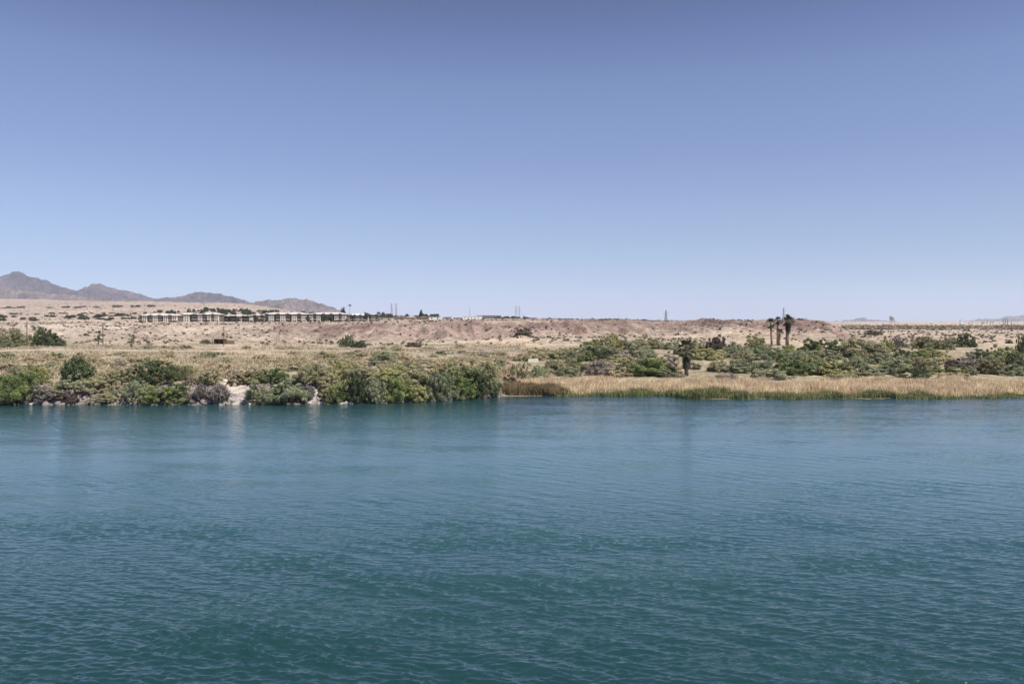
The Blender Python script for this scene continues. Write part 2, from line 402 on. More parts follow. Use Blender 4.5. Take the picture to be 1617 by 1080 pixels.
# ------------------------------------------------------------------ river
def build_river():
    APEX = 14.0
    t = np.concatenate([np.linspace(-1.6, -0.72, 60, endpoint=False), np.linspace(-0.72, 0.72, 880), np.linspace(0.72, 1.6, 61)[1:]])
    Y = np.concatenate([np.linspace(-8, 25, 70, endpoint=False), np.linspace(25, 55, 330, endpoint=False), np.linspace(55, 90, 230, endpoint=False), np.linspace(90, 172, 330)])
    T, YY = np.meshgrid(t, Y); X = T * (YY + APEX)
    x = X.ravel(); y = YY.ravel()
    z = np.zeros_like(x)
    r = np.random.default_rng(11)
    # wind wavelets running mostly away from / towards the camera, crests a little aslant
    gust = fbm(x / 10 + 3.1, y / 3.6, 41, 4); gust2 = fbm(x / 7.0, y / 3.2, 45, 3)
    amp = 0.76 + 1.0 * sstep(0.50, 0.74, gust) * (0.6 + 0.8 * gust2)
    px = x / np.maximum(y, 20) * F + CX
    for k in range(72):
        L = 0.33 * (6.5 ** (r.random() ** 2.7))
        th = R((64 if k % 4 else 104) + r.normal(0, 15))
        kk = 2 * math.pi / L
        A = 0.0100 * L ** 0.62 * (0.6 + 0.8 * r.random()) 
        wob = 0.9 * (vnoise(x / 5.0, y / 5.0, 60 + k) - 0.5) * 2 * math.pi * 0.6
        ph = kk * (x * math.cos(th) + y * math.sin(th)) + r.random() * 6.28 + wob
        env = 0.6 + 0.8 * vnoise(x / (L * 3.2), y / (L * 2.0), 200 + k)
        s = np.sin(ph)
        fade = 1.0 if L > 0.8 else np.clip((105 - y) / 50.0, 0, 1)
        z += A * env * fade * s
    # slow boils of the current
    z = z * amp * np.interp(y, [20, 30, 45, 70, 130], [0.80, 0.66, 0.34, 0.17, 0.28]) + (fbm(x / 5.5, y / 4.0, 51, 2) - 0.5) * 0.05
    z[(y > 172) | (y < 0)] *= 0.2
    v = np.stack([x, y, z], -1)
    nr, nc = X.shape
    i = (np.arange(nr - 1)[:, None] * nc + np.arange(nc - 1)[None]).ravel()
    me = mesh_np('river', v, np.stack([i, i + 1, i + nc + 1, i + nc], -1), None, True)
    m, nt, out = newmat('river_water')
    tc = nt.nodes.new('ShaderNodeTexCoord')
    mp = nd(nt, 'ShaderNodeMapping', inputs={'Scale': (0.42, 1.0, 1.0), 'Rotation': (0, 0, R(22))}); nt.links.new(tc.outputs['Object'], mp.inputs[0])
    h1 = noise(nt, 4.6, 3, 0.55, vec=mp.outputs[0]); h2 = noise(nt, 2.0, 3, 0.55, vec=mp.outputs[0])
    mp2 = nd(nt, 'ShaderNodeMapping', inputs={'Scale': (0.055, 0.19, 1.0)}); nt.links.new(tc.outputs['Object'], mp2.inputs[0])
    patch = noise(nt, 1.0, 4, 0.6, vec=mp2.outputs[0])
    h3 = noise(nt, 10.0, 2, 0.5, vec=mp.outputs[0])
    h31 = nd(nt, 'ShaderNodeMath', operation='MULTIPLY_ADD', inputs={1: 0.42}); nt.links.new(h3, h31.inputs[0]); nt.links.new(h1, h31.inputs[2])
    hh = nd(nt, 'ShaderNodeMath', operation='ADD'); nt.links.new(h31.outputs[0], hh.inputs[0])
    h2s = nd(nt, 'ShaderNodeMath', operation='MULTIPLY', inputs={1: 1.6}); nt.links.new(h2, h2s.inputs[0]); nt.links.new(h2s.outputs[0], hh.inputs[1])
    bp = nd(nt, 'ShaderNodeBump', inputs={'Distance': 0.075}); nt.links.new(hh.outputs[0], bp.inputs['Height'])
    sp = nt.nodes.new('ShaderNodeSeparateXYZ'); nt.links.new(tc.outputs['Object'], sp.inputs[0])
    calm = nd(nt, 'ShaderNodeMath', operation='MULTIPLY'); nt.links.new(maprange(nt, patch, 0.50, 0.66, 0.42, 1.3), calm.inputs[0]); nt.links.new(maprange(nt, sp.outputs['Y'], 26, 75, 1.0, 0.42), calm.inputs[1])
    edge = nd(nt, 'ShaderNodeMath', operation='MULTIPLY'); nt.links.new(calm.outputs[0], edge.inputs[0]); nt.links.new(maprange(nt, sp.outputs['Y'], 86, 112, 1.0, 3.0), edge.inputs[1])
    nt.links.new(edge.outputs[0], bp.inputs['Strength'])
    b = nd(nt, 'ShaderNodeBsdfPrincipled', inputs={'Roughness': 0.05, 'IOR': 1.65, 'Specular IOR Level': 0.5})
    # green water, sky reflection painted in: paler outward, less at far bank, patchy
    patch_tone = nd(nt, 'ShaderNodeMath', operation='MULTIPLY_ADD', use_clamp=True, inputs={1: 0.7, 2: -0.35}); nt.links.new(patch, patch_tone.inputs[0])
    sky_tone = nd(nt, 'ShaderNodeMath', operation='ADD', use_clamp=True); nt.links.new(patch_tone.outputs[0], sky_tone.inputs[0]); reflect_ramp = nd(nt, 'ShaderNodeMath', operation='MULTIPLY'); nt.links.new(maprange(nt, sp.outputs['Y'], 24, 72, 0.0, 1.0), reflect_ramp.inputs[0]); nt.links.new(maprange(nt, sp.outputs['Y'], 100, 126, 1.0, 0.25), reflect_ramp.inputs[1]); nt.links.new(reflect_ramp.outputs[0], sky_tone.inputs[1])
    nt.links.new(mixrgb(nt, sky_tone.outputs[0], (0.0060, 0.0300, 0.0285), (0.036, 0.095, 0.105)), b.inputs['Base Color'])
    nt.links.new(bp.outputs[0], b.inputs['Normal'])
    nt.links.new(b.outputs[0], out.inputs[0])
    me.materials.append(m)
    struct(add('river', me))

build_river()

# ------------------------------------------------------------------ mountains
def mountain(name, pts, D, half, mat, seed, base_py=516, rough=1.0):
    pts = np.array(pts, float)
    p = np.arange(pts[0, 0], pts[-1, 0] + .1, 1.1)
    yv = np.linspace(-1, 1, 70)
    jag = 4.2 * (ridged(p / 15.0, p * 0 + seed, seed, 4) - .62) + 1.1 * (vnoise(p / 3.1, p * 0 + 2.2, seed + 3) - .5)
    PX, V = np.meshgrid(p, yv)
    YY = D + V * half; X = (PX - CX) / F * D
    top = H - (np.interp(PX, pts[:, 0], pts[:, 1]) + np.broadcast_to(jag, PX.shape) - HZ) / F * D
    zb = H - (base_py - HZ) / F * D
    hgt = np.maximum(top - zb, 0)
    prof = np.clip(1 - np.abs(V), 0, 1)
    L = half * 0.55
    rd = ridged(X / L, YY / (L * 1.3), seed, 6)
    wx = X + L * .25 * (fbm(X / L * 2, YY / L * 2, seed + 2, 3) - .5)
    spur = ridged(wx / (L * .3) + 5, YY / (L * .9), seed + 5, 6)
    k = prof ** 1.15 * (1 + prof * 0.0)
    shape = k * (0.66 + 0.34 * rd) + (1 - np.abs(V) ** 2) * (1 - prof ** 1.5) * 2.4 * (spur - 0.62) * rough + 0.25 * (rd - .6) * (1 - prof)
    shape = np.where(np.abs(V) < 0.03, np.maximum(shape, 0.985), shape)
    Z = zb + hgt * np.clip(shape, 0, 1.0) + (ridged(X / (L * .1), YY / (L * .1), seed + 9, 3) - .6) * 0.07 * hgt
    v = np.stack([X, YY, Z], -1).reshape(-1, 3)
    nr, nc = X.shape
    i = (np.arange(nr - 1)[:, None] * nc + np.arange(nc - 1)[None]).ravel()
    struct(add(name, mesh_np(name, v, np.stack([i, i + 1, i + nc + 1, i + nc], -1), [mat], True)))

def mat_mtn(name, c1, c2):
    m, nt, out = newmat(name)
    f = noise(nt, 0.0045, 8, 0.75); f2 = noise(nt, 0.022, 5, 0.75)
    b = nd(nt, 'ShaderNodeBsdfPrincipled', inputs={'Roughness': 0.95, 'Specular IOR Level': 0.05})
    c = mixrgb(nt, maprange(nt, f, 0.38, 0.62, 0, 1), c1, c2)
    k = maprange(nt, f2, 0.32, 0.68, 0.55, 1.4)
    vm = nd(nt, 'ShaderNodeVectorMath', operation='SCALE'); nt.links.new(c, vm.inputs[0]); nt.links.new(k, vm.inputs['Scale'])
    bp = nd(nt, 'ShaderNodeBump', inputs={'Strength': 1.0, 'Distance': 90.0}); nt.links.new(noise(nt, 0.009, 7, 0.65), bp.inputs['Height']); nt.links.new(bp.outputs[0], b.inputs['Normal'])
    nt.links.new(vm.outputs[0], b.inputs['Base Color']); nt.links.new(b.outputs[0], out.inputs[0])
    return m
MT1 = mat_mtn('purple_brown_rock', (0.050, 0.038, 0.050), (0.150, 0.112, 0.120))
MT2 = mat_mtn('buff_rock', (0.115, 0.088, 0.09), (0.235, 0.18, 0.16))
MT3 = mat_mtn('grey_rock', (0.12, 0.10, 0.10), (0.18, 0.15, 0.14))
mountain('mountains', [(-420, 470), (-300, 452), (-200, 458), (-120, 446), (-60, 444), (-20, 439), (0, 437), (14, 433.5), (28, 427.5), (42, 433.5), (50, 437), (60, 439), (70, 442), (80, 446), (96, 452), (110, 457), (122, 458), (135, 452), (150, 447), (158, 448), (170, 453), (185, 456), (205, 461), (222, 465), (240, 470), (256, 473), (275, 475), (300, 480)], 8600, 1500, MT1, 5)
mountain('mountains', [(235, 482), (250, 472), (264, 469.5), (285, 469), (298, 464), (310, 461.5), (322, 460.5), (335, 462), (350, 465), (368, 469), (384, 473), (400, 478), (415, 486)], 8000, 1000, MT1, 15)
mountain('mountains', [(375, 486), (395, 478), (414, 474), (432, 473), (450, 472.5), (470, 472), (484, 473), (498, 476), (510, 480), (524, 485), (538, 490), (552, 497)], 6600, 900, MT2, 25)
mountain('foothills', [(-300, 462), (-100, 452), (-30, 450), (0, 449), (18, 455), (40, 459), (60, 461), (85, 465), (110, 466), (130, 468), (160, 470), (190, 472), (220, 474), (250, 477), (285, 482), (310, 486)], 6300, 800, MT2, 35, 508)
mountain('mountains', [(1296, 514), (1318, 508), (1334, 506), (1348, 504.5), (1356, 502.5), (1362, 501), (1368, 503), (1380, 506), (1396, 508), (1410, 507), (1428, 509), (1446, 511), (1470, 514)], 13000, 1000, MT3, 45, 517)
mountain('mountains', [(1440, 515), (1462, 511), (1480, 508.5), (1500, 508), (1520, 507.5), (1534, 506), (1546, 503.5), (1556, 504), (1570, 505), (1582, 503), (1594, 499.5), (1606, 498), (1617, 497.5), (1660, 494), (1720, 492), (1800, 495), (1900, 498), (2050, 512)], 14000, 1400, MT3, 55, 517)

# ------------------------------------------------------------------ foliage meshes (unit size: radius 0.5, height 1)
def leaves(cent, nrm, size, asp, r, tilt=0.55, up=0.0):
    """diamond leaves at cent facing roughly nrm"""
    n = len(cent)
    d = nrm + r.normal(0, tilt, (n, 3)); d /= np.linalg.norm(d, axis=1)[:, None] + 1e-9
    a = r.normal(0, 1, (n, 3)); a[:, 2] += up
    u = a - d * (a * d).sum(1)[:, None]; u /= np.linalg.norm(u, axis=1)[:, None] + 1e-9
    w = np.cross(d, u)
    s = size * (0.6 + 0.8 * r.random(n))[:, None]
    v = np.stack([cent - u * s * asp, cent + w * s, cent + u * s * asp, cent - w * s], 1).reshape(-1, 3)
    f = np.arange(4 * n).reshape(-1, 4)
    return v, f

def crown_points(r, nclump, per, rmin, rmax, zlo=0.05, lobes=5, squash=1.0, top=0.5, hollow=0.35, upright=0.0):
    """clumps through a lobed dome; leaves on the outside of each clump"""
    lob = r.normal(0, 1, (lobes, 3)); lob[:, 2] = np.abs(lob[:, 2]) * 0.7; lob /= np.linalg.norm(lob, axis=1)[:, None]
    la = 0.10 + 0.22 * r.random(lobes)
    out_c = []; out_n = []
    for _ in range(nclump):
        d = r.normal(0, 1, 3); d[2] = abs(d[2]) * (0.9 + upright) - 0.18; d /= np.linalg.norm(d)
        rr = (hollow + (1 - hollow) * r.random() ** 0.55)
        bump = 0.78 + (np.clip(lob @ d, 0, 1) ** 4 * la).sum()
        c = d * rr * bump
        c = np.array([c[0] * 0.5, c[1] * 0.5, zlo + max(c[2], 0) * (1 - zlo) * 0.92 + 0.02 * r.random()])
        if d[2] < 0: c[2] = zlo + r.random() * 0.28
        cr = rmin + (rmax - rmin) * r.random()
        q = r.normal(0, 1, (per, 3)); q[:, 2] += 0.25; q /= np.linalg.norm(q, axis=1)[:, None]
        rad = cr * (0.45 + 0.6 * r.random(per))[:, None]
        pts = c + q * rad * np.array([0.5, 0.5, 0.62 + upright])
        pts[:, 2] = np.maximum(pts[:, 2], 0.012)
        out_c.append(pts); out_n.append(q)
    return np.concatenate(out_c), np.concatenate(out_n)

def bush_mesh(name, mat, seed, nclump=70, per=90, leaf=0.022, asp=1.5, rmin=0.14, rmax=0.3, **k):
    r = np.random.default_rng(seed)
    c, n = crown_points(r, nclump, per, rmin, rmax, **k)
    v, f = leaves(c, n, leaf, asp, r, up=1.2 if k.get('upright') else 0.0)
    return mesh_np(name, v, f, [mat])

def spray_mesh(name, mat, seed, nstem=220, per=80, leaf=0.0105, spread=0.42):
    """feathery upright shrub: many stems fanning from the base, each with small leaves along it"""
    r = np.random.default_rng(seed)
    cs = []; ns = []
    for _ in range(nstem):
        a = r.random() * 6.283; q = r.random() ** 0.6
        b = np.array([math.cos(a) * 0.22 * q, math.sin(a) * 0.22 * q, 0.0])
        hgt = (1.0 - 0.55 * q * q) * (0.7 + 0.3 * r.random())
        tip = np.array([math.cos(a) * spread * q * (0.8 + .4 * r.random()), math.sin(a) * spread * q * (0.8 + .4 * r.random()), hgt])
        t = r.random(per) ** 0.75
        p = b[None] * (1 - t)[:, None] + tip[None] * t[:, None] + r.normal(0, 0.022, (per, 3)); p[:, 2] = np.maximum(p[:, 2], 0.01)
        cs.append(p); nn = r.normal(0, 1, (per, 3)); nn[:, :2] += np.array([math.cos(a), math.sin(a)]) * 0.8; ns.append(nn / np.linalg.norm(nn, axis=1)[:, None])
    c = np.concatenate(cs); n = np.concatenate(ns)
    v, f = leaves(c, n, leaf, 2.4, r, up=2.5)
    return mesh_np(name, v, f, [mat])

def branch_mesh(name, mat, seed, n=16, forks=4, thick=0.012, spread=0.42, trunk=False, hgt=0.85):
    r = np.random.default_rng(seed); mb = MB()
    for i in range(n):
        a = r.random() * 6.283; q = 0.25 + 0.75 * r.random()
        base = Vector((math.cos(a) * 0.05, math.sin(a) * 0.05, 0.0))
        if trunk: base = Vector((0, 0, 0.25))
        tip = Vector((math.cos(a) * spread * q, math.sin(a) * spread * q, hgt * (1 - 0.45 * q) * (0.75 + .3 * r.random())))
        mid = base.lerp(tip, 0.5) + Vector(r.normal(0, 0.03, 3)) + Vector((0, 0, 0.05))
        mb.tube([base, mid, tip], [thick, thick * .65, thick * .15], 4, False)
        for k in range(forks):
            t = 0.35 + 0.55 * r.random(); p = (base.lerp(mid, t * 2) if t < .5 else mid.lerp(tip, t * 2 - 1))
            e = p + Vector((r.normal(0, .09) + math.cos(a) * .06, r.normal(0, .09) + math.sin(a) * .06, 0.08 + 0.13 * r.random()))
            mb.tube([p, e], [thick * .45, thick * .1], 3, False)
    if trunk: mb.tube([(0, 0, -0.02), (0.01, 0, 0.12), (0, 0.01, 0.3)], [thick * 2.4, thick * 1.9, thick * 1.4], 7)
    return mb.mesh(name, mat)

BIG = {}     # big bushes: foliage variants and branch variants
for sp in ('green', 'dark', 'grey', 'olive', 'lime', 'maroon', 'tan', 'mauve', 'brown'):
    nv = 3 if sp in ('green', 'dark', 'grey', 'olive') else 2
    sd = {'green': 100, 'dark': 120, 'grey': 140, 'olive': 160, 'lime': 180, 'maroon': 200, 'tan': 220, 'mauve': 240, 'brown': 260}[sp]
    BIG[sp] = [bush_mesh('foliage', LEAF[sp], sd + k, nclump=(90, 150, 60)[k], per=(330, 200, 480)[k], leaf=(0.0087, 0.0080, 0.0102)[k], rmin=(.08, .06, .12)[k], rmax=(.21, .16, .30)[k], lobes=(7, 10, 5)[k], hollow=(.35, .2, .5)[k], upright=(0, .35, 0)[k]) for k in range(nv)]
SPRAY = {sp: [spray_mesh('foliage', LEAF[sp], 300 + i * 10 + k) for k in range(2)] for i, sp in enumerate(('dark', 'olive', 'grey', 'mauve', 'tan', 'green', 'maroon'))}
TWIG = [branch_mesh('branches', DEADWOOD, 400 + k, 34, 9, 0.012, 0.5) for k in range(2)]
STEMS = [branch_mesh('branches', BARK, 410 + k, 14, 3, 0.013, 0.36, hgt=0.7) for k in range(2)]
SMALL = {}
for i, sp in enumerate(('grey', 'olive', 'tan', 'dark', 'green', 'brown', 'mauve', 'lime', 'maroon')):
    SMALL[sp] = [bush_mesh('shrub', SCRUB.get(sp, LEAF[sp]), 500 + i * 10 + k, nclump=50, per=185, leaf=0.0130, rmin=0.10, rmax=0.24, lobes=6) for k in range(3)]
TINY = {sp: [bush_mesh('shrub', LEAF[sp], 600 + i * 10 + k, nclump=14, per=26, leaf=0.055, rmin=0.25, rmax=0.45, lobes=3) for k in range(3)] for i, sp in enumerate(('olive', 'brown', 'dark'))}
TREECROWN = [bush_mesh('crown', LEAF['town'], 700 + k, nclump=34, per=50, leaf=0.032, rmin=0.2, rmax=0.38, zlo=0.28, lobes=4) for k in range(4)]
TREETRUNK = [branch_mesh('trunk', BARK, 720 + k, 7, 2, 0.022, 0.3, trunk=True, hgt=0.8) for k in range(2)]

def big_bush(px, by, w, top, sp, label, kind='foliage', group=None, Y=None, name='riverbank_bush', cat='bush', twigs=False):
    """px centre, by base pixel row, w pixel width, top pixel row of the crown"""
    p, mpp = on_ground(px, by, Y)
    hh = (H - (top - HZ) * mpp) - p.z
    ww = w * mpp
    rt = bpy.data.objects.new(name, None); COL.objects.link(rt)
    rt.empty_display_size = 0.5; rt.location = p
    rt.rotation_euler = (0, 0, random.uniform(0, 6.28))
    tag(rt, label, cat, group)
    rt.scale = (ww * 1.02, ww * random.uniform(0.85, 1.0), hh)
    src = {'foliage': BIG, 'spray': SPRAY}[kind][sp]
    if not twigs: add('foliage', random.choice(src), rt)
    else:
        add('foliage', random.choice(SMALL[sp]), rt, sc=(0.9, 0.9, 0.8))
    add('branches', random.choice(TWIG if twigs else STEMS), rt)
    return rt

# ------------------------------------------------------------------ left riverbank bushes (px, base, width, top, species, kind, label)
BANK = [
 (-60, 637, 110, 585, 'green', 'foliage', 'dark green bush at the water cut off by the left edge of the view'),
 (22, 637, 78, 580, 'green', 'foliage', 'tall leafy green bush overhanging the water at the far left of the bank'),
 (18, 638, 52, 606, 'grey', 'foliage', 'low grey-green bush at the water under the far left green bush'),
 (58, 604, 44, 580, 'lime', 'foliage', 'light yellow-green bush right behind the far left green bush'),
 (66, 636, 46, 608, 'mauve', 'foliage', 'bare purple-grey brush at the water right of the far left green bush'),
 (100, 630, 40, 612, 'maroon', 'foliage', 'low dark maroon brush above the rocks left of the feathery shrub'),
 (122, 606, 62, 560, 'dark', 'spray', 'tall feathery dark green shrub standing above the left rocks'),
 (110, 612, 40, 586, 'grey', 'foliage', 'grey-green bush at the foot of the tall feathery shrub'),
 (152, 620, 50, 594, 'olive', 'foliage', 'pale olive bush between the feathery shrub and the largest left bush'),
 (112, 637, 26, 626, 'maroon', 'foliage', 'small dark red-brown bush among the rocks at the left waterline'),
 (165, 636, 42, 618, 'olive', 'foliage', 'dull olive brush over the rocks left of the largest left bush'),
 (243, 606, 84, 567, 'dark', 'foliage', 'dark crown of the large bush standing highest on the left bank'),
 (262, 637, 62, 600, 'green', 'foliage', 'bright green bush at the water in front of the highest left bank bush'),
 (212, 637, 44, 602, 'grey', 'foliage', 'grey-green bush at the water below the left flank of the highest bank bush'),
 (232, 622, 30, 602, 'lime', 'foliage', 'small bright yellow-green bush in front of the highest left bank bush'),
 (283, 632, 32, 604, 'dark', 'foliage', 'dark green bush at the right flank of the highest left bank bush'),
 (298, 637, 27, 617, 'mauve', 'foliage', 'small round pale grey bush at the water left of the pale bank gap'),
 (318, 634, 34, 604, 'mauve', 'spray', 'dead purple-grey brush behind the small round pale bush'),
 (346, 637, 44, 603, 'mauve', 'spray', 'dead upright grey brush at the water beside the pale bank gap'),
 (420, 637, 52, 602, 'grey', 'foliage', 'grey-green bush at the water just right of the pale bank gap'),
 (458, 637, 62, 599, 'grey', 'foliage', 'wide grey-green bush at the water second to the right of the pale gap'),
 (443, 634, 50, 599, 'dark', 'foliage', 'dark green bush between the two grey-green bushes right of the pale gap'),
 (484, 630, 34, 604, 'mauve', 'foliage', 'pale dry bush at the water left of the small maroon bush'),
 (514, 628, 24, 607, 'maroon', 'foliage', 'small dark maroon bush with reddish leaves on the bank'),
 (534, 637, 40, 602, 'green', 'foliage', 'green bush at the water right of the small maroon bush'),
 (566, 637, 44, 590, 'dark', 'foliage', 'dark green bush on the bank in the middle of the green bush row'),
 (592, 637, 46, 600, 'grey', 'foliage', 'grey bush over the little white rocks in the green bush row'),
 (560, 606, 60, 574, 'olive', 'foliage', 'tall olive bush behind the dark bush in the green bush row'),
 (622, 604, 70, 572, 'lime', 'foliage', 'bright yellow-green bush behind the row of green bank bushes'),
 (632, 635, 50, 590, 'green', 'foliage', 'fresh green bush at the water right of the grey bush'),
 (664, 634, 44, 602, 'lime', 'foliage', 'light yellow-green bush at the water in the green bush row'),
 (650, 612, 60, 577, 'olive', 'foliage', 'tall olive bush behind the light yellow-green bush at the water'),
 (694, 632, 60, 590, 'grey', 'foliage', 'large grey-green bush near the right end of the bank bush row'),
 (690, 606, 50, 578, 'maroon', 'foliage', 'dark bush behind the large grey-green bank bush'),
 (724, 610, 70, 568, 'green', 'foliage', 'tallest green bush near the right end of the bank bush row'),
 (730, 630, 50, 596, 'green', 'foliage', 'green bush at the water below the tallest right green bush'),
 (760, 627, 50, 578, 'dark', 'foliage', 'dark green bush at the right end of the bank bush row'),
 (776, 626, 34, 600, 'grey', 'foliage', 'low grey-green bush at the point where the bank bushes end'),
 (766, 600, 52, 566, 'olive', 'foliage', 'tall olive bush behind the right end of the bank bush row'),
 (806, 612, 30, 588, 'maroon', 'foliage', 'dark maroon bush left of the brown reeds'),
 (818, 604, 42, 570, 'olive', 'foliage', 'tan-olive bush behind the dark maroon bush beside the reeds'),
 (850, 603, 40, 574, 'grey', 'spray', 'ragged upright grey-green shrub behind the brown reeds'),
 (498, 604, 66, 568, 'olive', 'foliage', 'broad olive bush on the bank top behind the small maroon bush'),
 (538, 598, 44, 574, 'lime', 'foliage', 'yellow-green bush on the bank top above the small maroon bush'),
 (400, 603, 44, 580, 'olive', 'foliage', 'olive bush on the bank top above the pale gap'),
 (380, 603, 38, 586, 'tan', 'foliage', 'straw-coloured bush on the bank top above the pale gap'),
 (330, 604, 46, 580, 'olive', 'foliage', 'olive bush on the bank top behind the dead grey brush'),
 (436, 602, 40, 576, 'green', 'foliage', 'mid green bush on the bank top behind the grey-green bushes'),
 (184, 606, 44, 580, 'olive', 'foliage', 'olive bush on the bank top left of the highest left bank bush'),
 (290, 600, 40, 574, 'olive', 'foliage', 'dull olive bush on the bank top right of the highest left bank bush'),
 (30, 598, 40, 572, 'olive', 'foliage', 'olive bush on the bank top behind the far left green bush'),
]
for (px, by, w, top, sp, kd, lb) in BANK:
    big_bush(px, min(by, 636.5 if px < 560 else by), w, top, sp, lb, kd, 'bushes along the left riverbank')

# ------------------------------------------------------------------ right thicket, the bushes that stand out
THICK = [
 (945, 593, 52, 556, 'mauve', 'spray', 'bare grey twiggy bush standing behind the brown reeds', True),
 (1026, 592, 74, 561, 'green', 'foliage', 'rounded bright green bush left of the shaggy short palm', False),
 (990, 590, 44, 566, 'olive', 'foliage', 'olive bush between the bare twiggy bush and the rounded green bush', False),
 (966, 551, 32, 529, 'lime', 'foliage', 'small yellow-green bush in the row below the bluff', False),
 (944, 551, 34, 533, 'olive', 'foliage', 'round olive bush left of the small yellow-green bush below the bluff', False),
 (984, 552, 32, 534, 'brown', 'foliage', 'brownish bush right of the small yellow-green bush below the bluff', False),
 (1008, 553, 34, 531, 'olive', 'foliage', 'olive bush left of the middle in the row below the bluff', False),
 (1034, 551, 36, 533, 'olive', 'foliage', 'olive bush in the row below the bluff above the rounded green bush', False),
 (1062, 552, 30, 535, 'grey', 'foliage', 'pale grey bush in the row below the bluff above the shaggy palm', False),
 (1130, 553, 30, 523, 'maroon', 'foliage', 'dark purplish bush standing above the row below the bluff', False),
 (1102, 552, 40, 534, 'olive', 'foliage', 'olive bush left of the dark purplish bush', False),
 (1156, 556, 36, 538, 'grey', 'foliage', 'grey-green mound right of the dark purplish bush', False),
 (1196, 552, 44, 527, 'olive', 'foliage', 'dark olive bush left of the tall palm group', False),
 (1176, 566, 60, 548, 'grey', 'foliage', 'wide pale grey-green mound in front of the dark olive bush', False),
 (1236, 566, 70, 549, 'grey', 'foliage', 'wide grey-green mound below the tall palm group', False),
 (1262, 578, 64, 556, 'grey', 'foliage', 'grey-green mound two steps below the tall palm group', False),
 (1284, 560, 46, 531, 'dark', 'foliage', 'dark bush right of the tall palm group', False),
 (1318, 562, 56, 531, 'dark', 'foliage', 'big dark green bush forming the left part of the highest thicket', False),
 (1354, 564, 70, 528, 'olive', 'foliage', 'biggest olive bush forming the top of the thicket right of the palms', False),
 (1384, 566, 50, 538, 'olive', 'foliage', 'olive bush at the right flank of the biggest olive bush', False),
 (1401, 556, 24, 530, 'lime', 'foliage', 'small yellow-green bush right of the biggest olive bush', False),
 (1424, 577, 36, 544, 'dark', 'foliage', 'dark round bush in the thicket right of the biggest olive bush', False),
 (1420, 548, 30, 532, 'mauve', 'foliage', 'brownish grey bush behind the dark round bush', False),
 (1456, 550, 50, 528, 'olive', 'foliage', 'dark olive bush in the row along the far edge of the right thicket', False),
 (1488, 552, 36, 535, 'olive', 'foliage', 'smaller olive bush in the row along the far edge of the right thicket', False),
 (1524, 548, 40, 523, 'dark', 'foliage', 'dark round bush standing at the edge of the right pale plain', False),
 (1502, 546, 28, 530, 'brown', 'foliage', 'brownish bush left of the dark round bush on the pale plain', False),
 (1583, 578, 46, 538, 'green', 'foliage', 'tall dark green leafy bush near the right edge of the view', False),
 (1601, 586, 38, 556, 'dark', 'foliage', 'dark bush in front of the tall leafy bush near the right edge', False),
 (1614, 560, 24, 530, 'dark', 'foliage', 'dark narrow bush at the right edge of the view', False),
 (1650, 575, 60, 540, 'olive', 'foliage', 'olive bush just past the right edge of the view', False),
 (1516, 590, 52, 558, 'maroon', 'spray', 'bare dark purple brush in the right thicket', True),
 (1470, 570, 60, 552, 'lime', 'foliage', 'yellow-green flat bush behind the bare dark purple brush', False),
 (1448, 588, 52, 560, 'olive', 'foliage', 'olive bush behind the reeds left of the bare purple brush', False),
 (1406, 590, 54, 564, 'grey', 'foliage', 'pale grey-green bush behind the reeds below the dark round bush', False),
 (1352, 590, 56, 564, 'grey', 'foliage', 'pale grey bush behind the reeds below the biggest olive bush', False),
 (1300, 590, 54, 558, 'green', 'foliage', 'leafy green bush behind the reeds one step right of the one below the palms', False),
 (1250, 592, 54, 560, 'green', 'foliage', 'mid green bush behind the reeds straight below the tall palms', False),
 (1212, 590, 50, 562, 'grey', 'foliage', 'grey-green bush behind the reeds left of the mid green one', False),
 (1170, 588, 54, 560, 'grey', 'foliage', 'grey bush with dark gaps behind the reeds right of the shaggy palm', False),
 (1132, 586, 42, 566, 'olive', 'foliage', 'low olive bush just right of the shaggy palm', False),
 (1060, 588, 36, 560, 'mauve', 'foliage', 'purple-grey bush just left of the shaggy palm', False),
 (1560, 590, 50, 560, 'olive', 'foliage', 'olive-grey bush behind the reeds left of the tall leafy bush', False),
 (1594, 592, 54, 572, 'grey', 'foliage', 'low grey bush behind the strip of still water', False),
 (884, 590, 50, 566, 'olive', 'foliage', 'olive bush left of the bare grey twiggy bush', False),
 (908, 584, 40, 562, 'dark', 'foliage', 'dark green bush behind the olive bush left of the twiggy one', False),
 (880, 566, 60, 553, 'olive', 'foliage', 'flat olive bush at the foot of the pale sand mound', False),
 (920, 566, 70, 552, 'brown', 'foliage', 'flat dark brown brush behind the bare grey twiggy bush', False),
 (958, 566, 46, 548, 'grey', 'foliage', 'pale grey-green bush behind the top of the bare twiggy bush', False),
 (1016, 564, 46, 546, 'grey', 'foliage', 'pale grey-green dome behind the rounded green bush', False),
]
for (px, by, w, top, sp, kd, lb, tw) in THICK:
    big_bush(px, by, w, top, sp, lb, kd, 'bushes of the thicket behind the reeds', name='thicket_bush', twigs=tw)

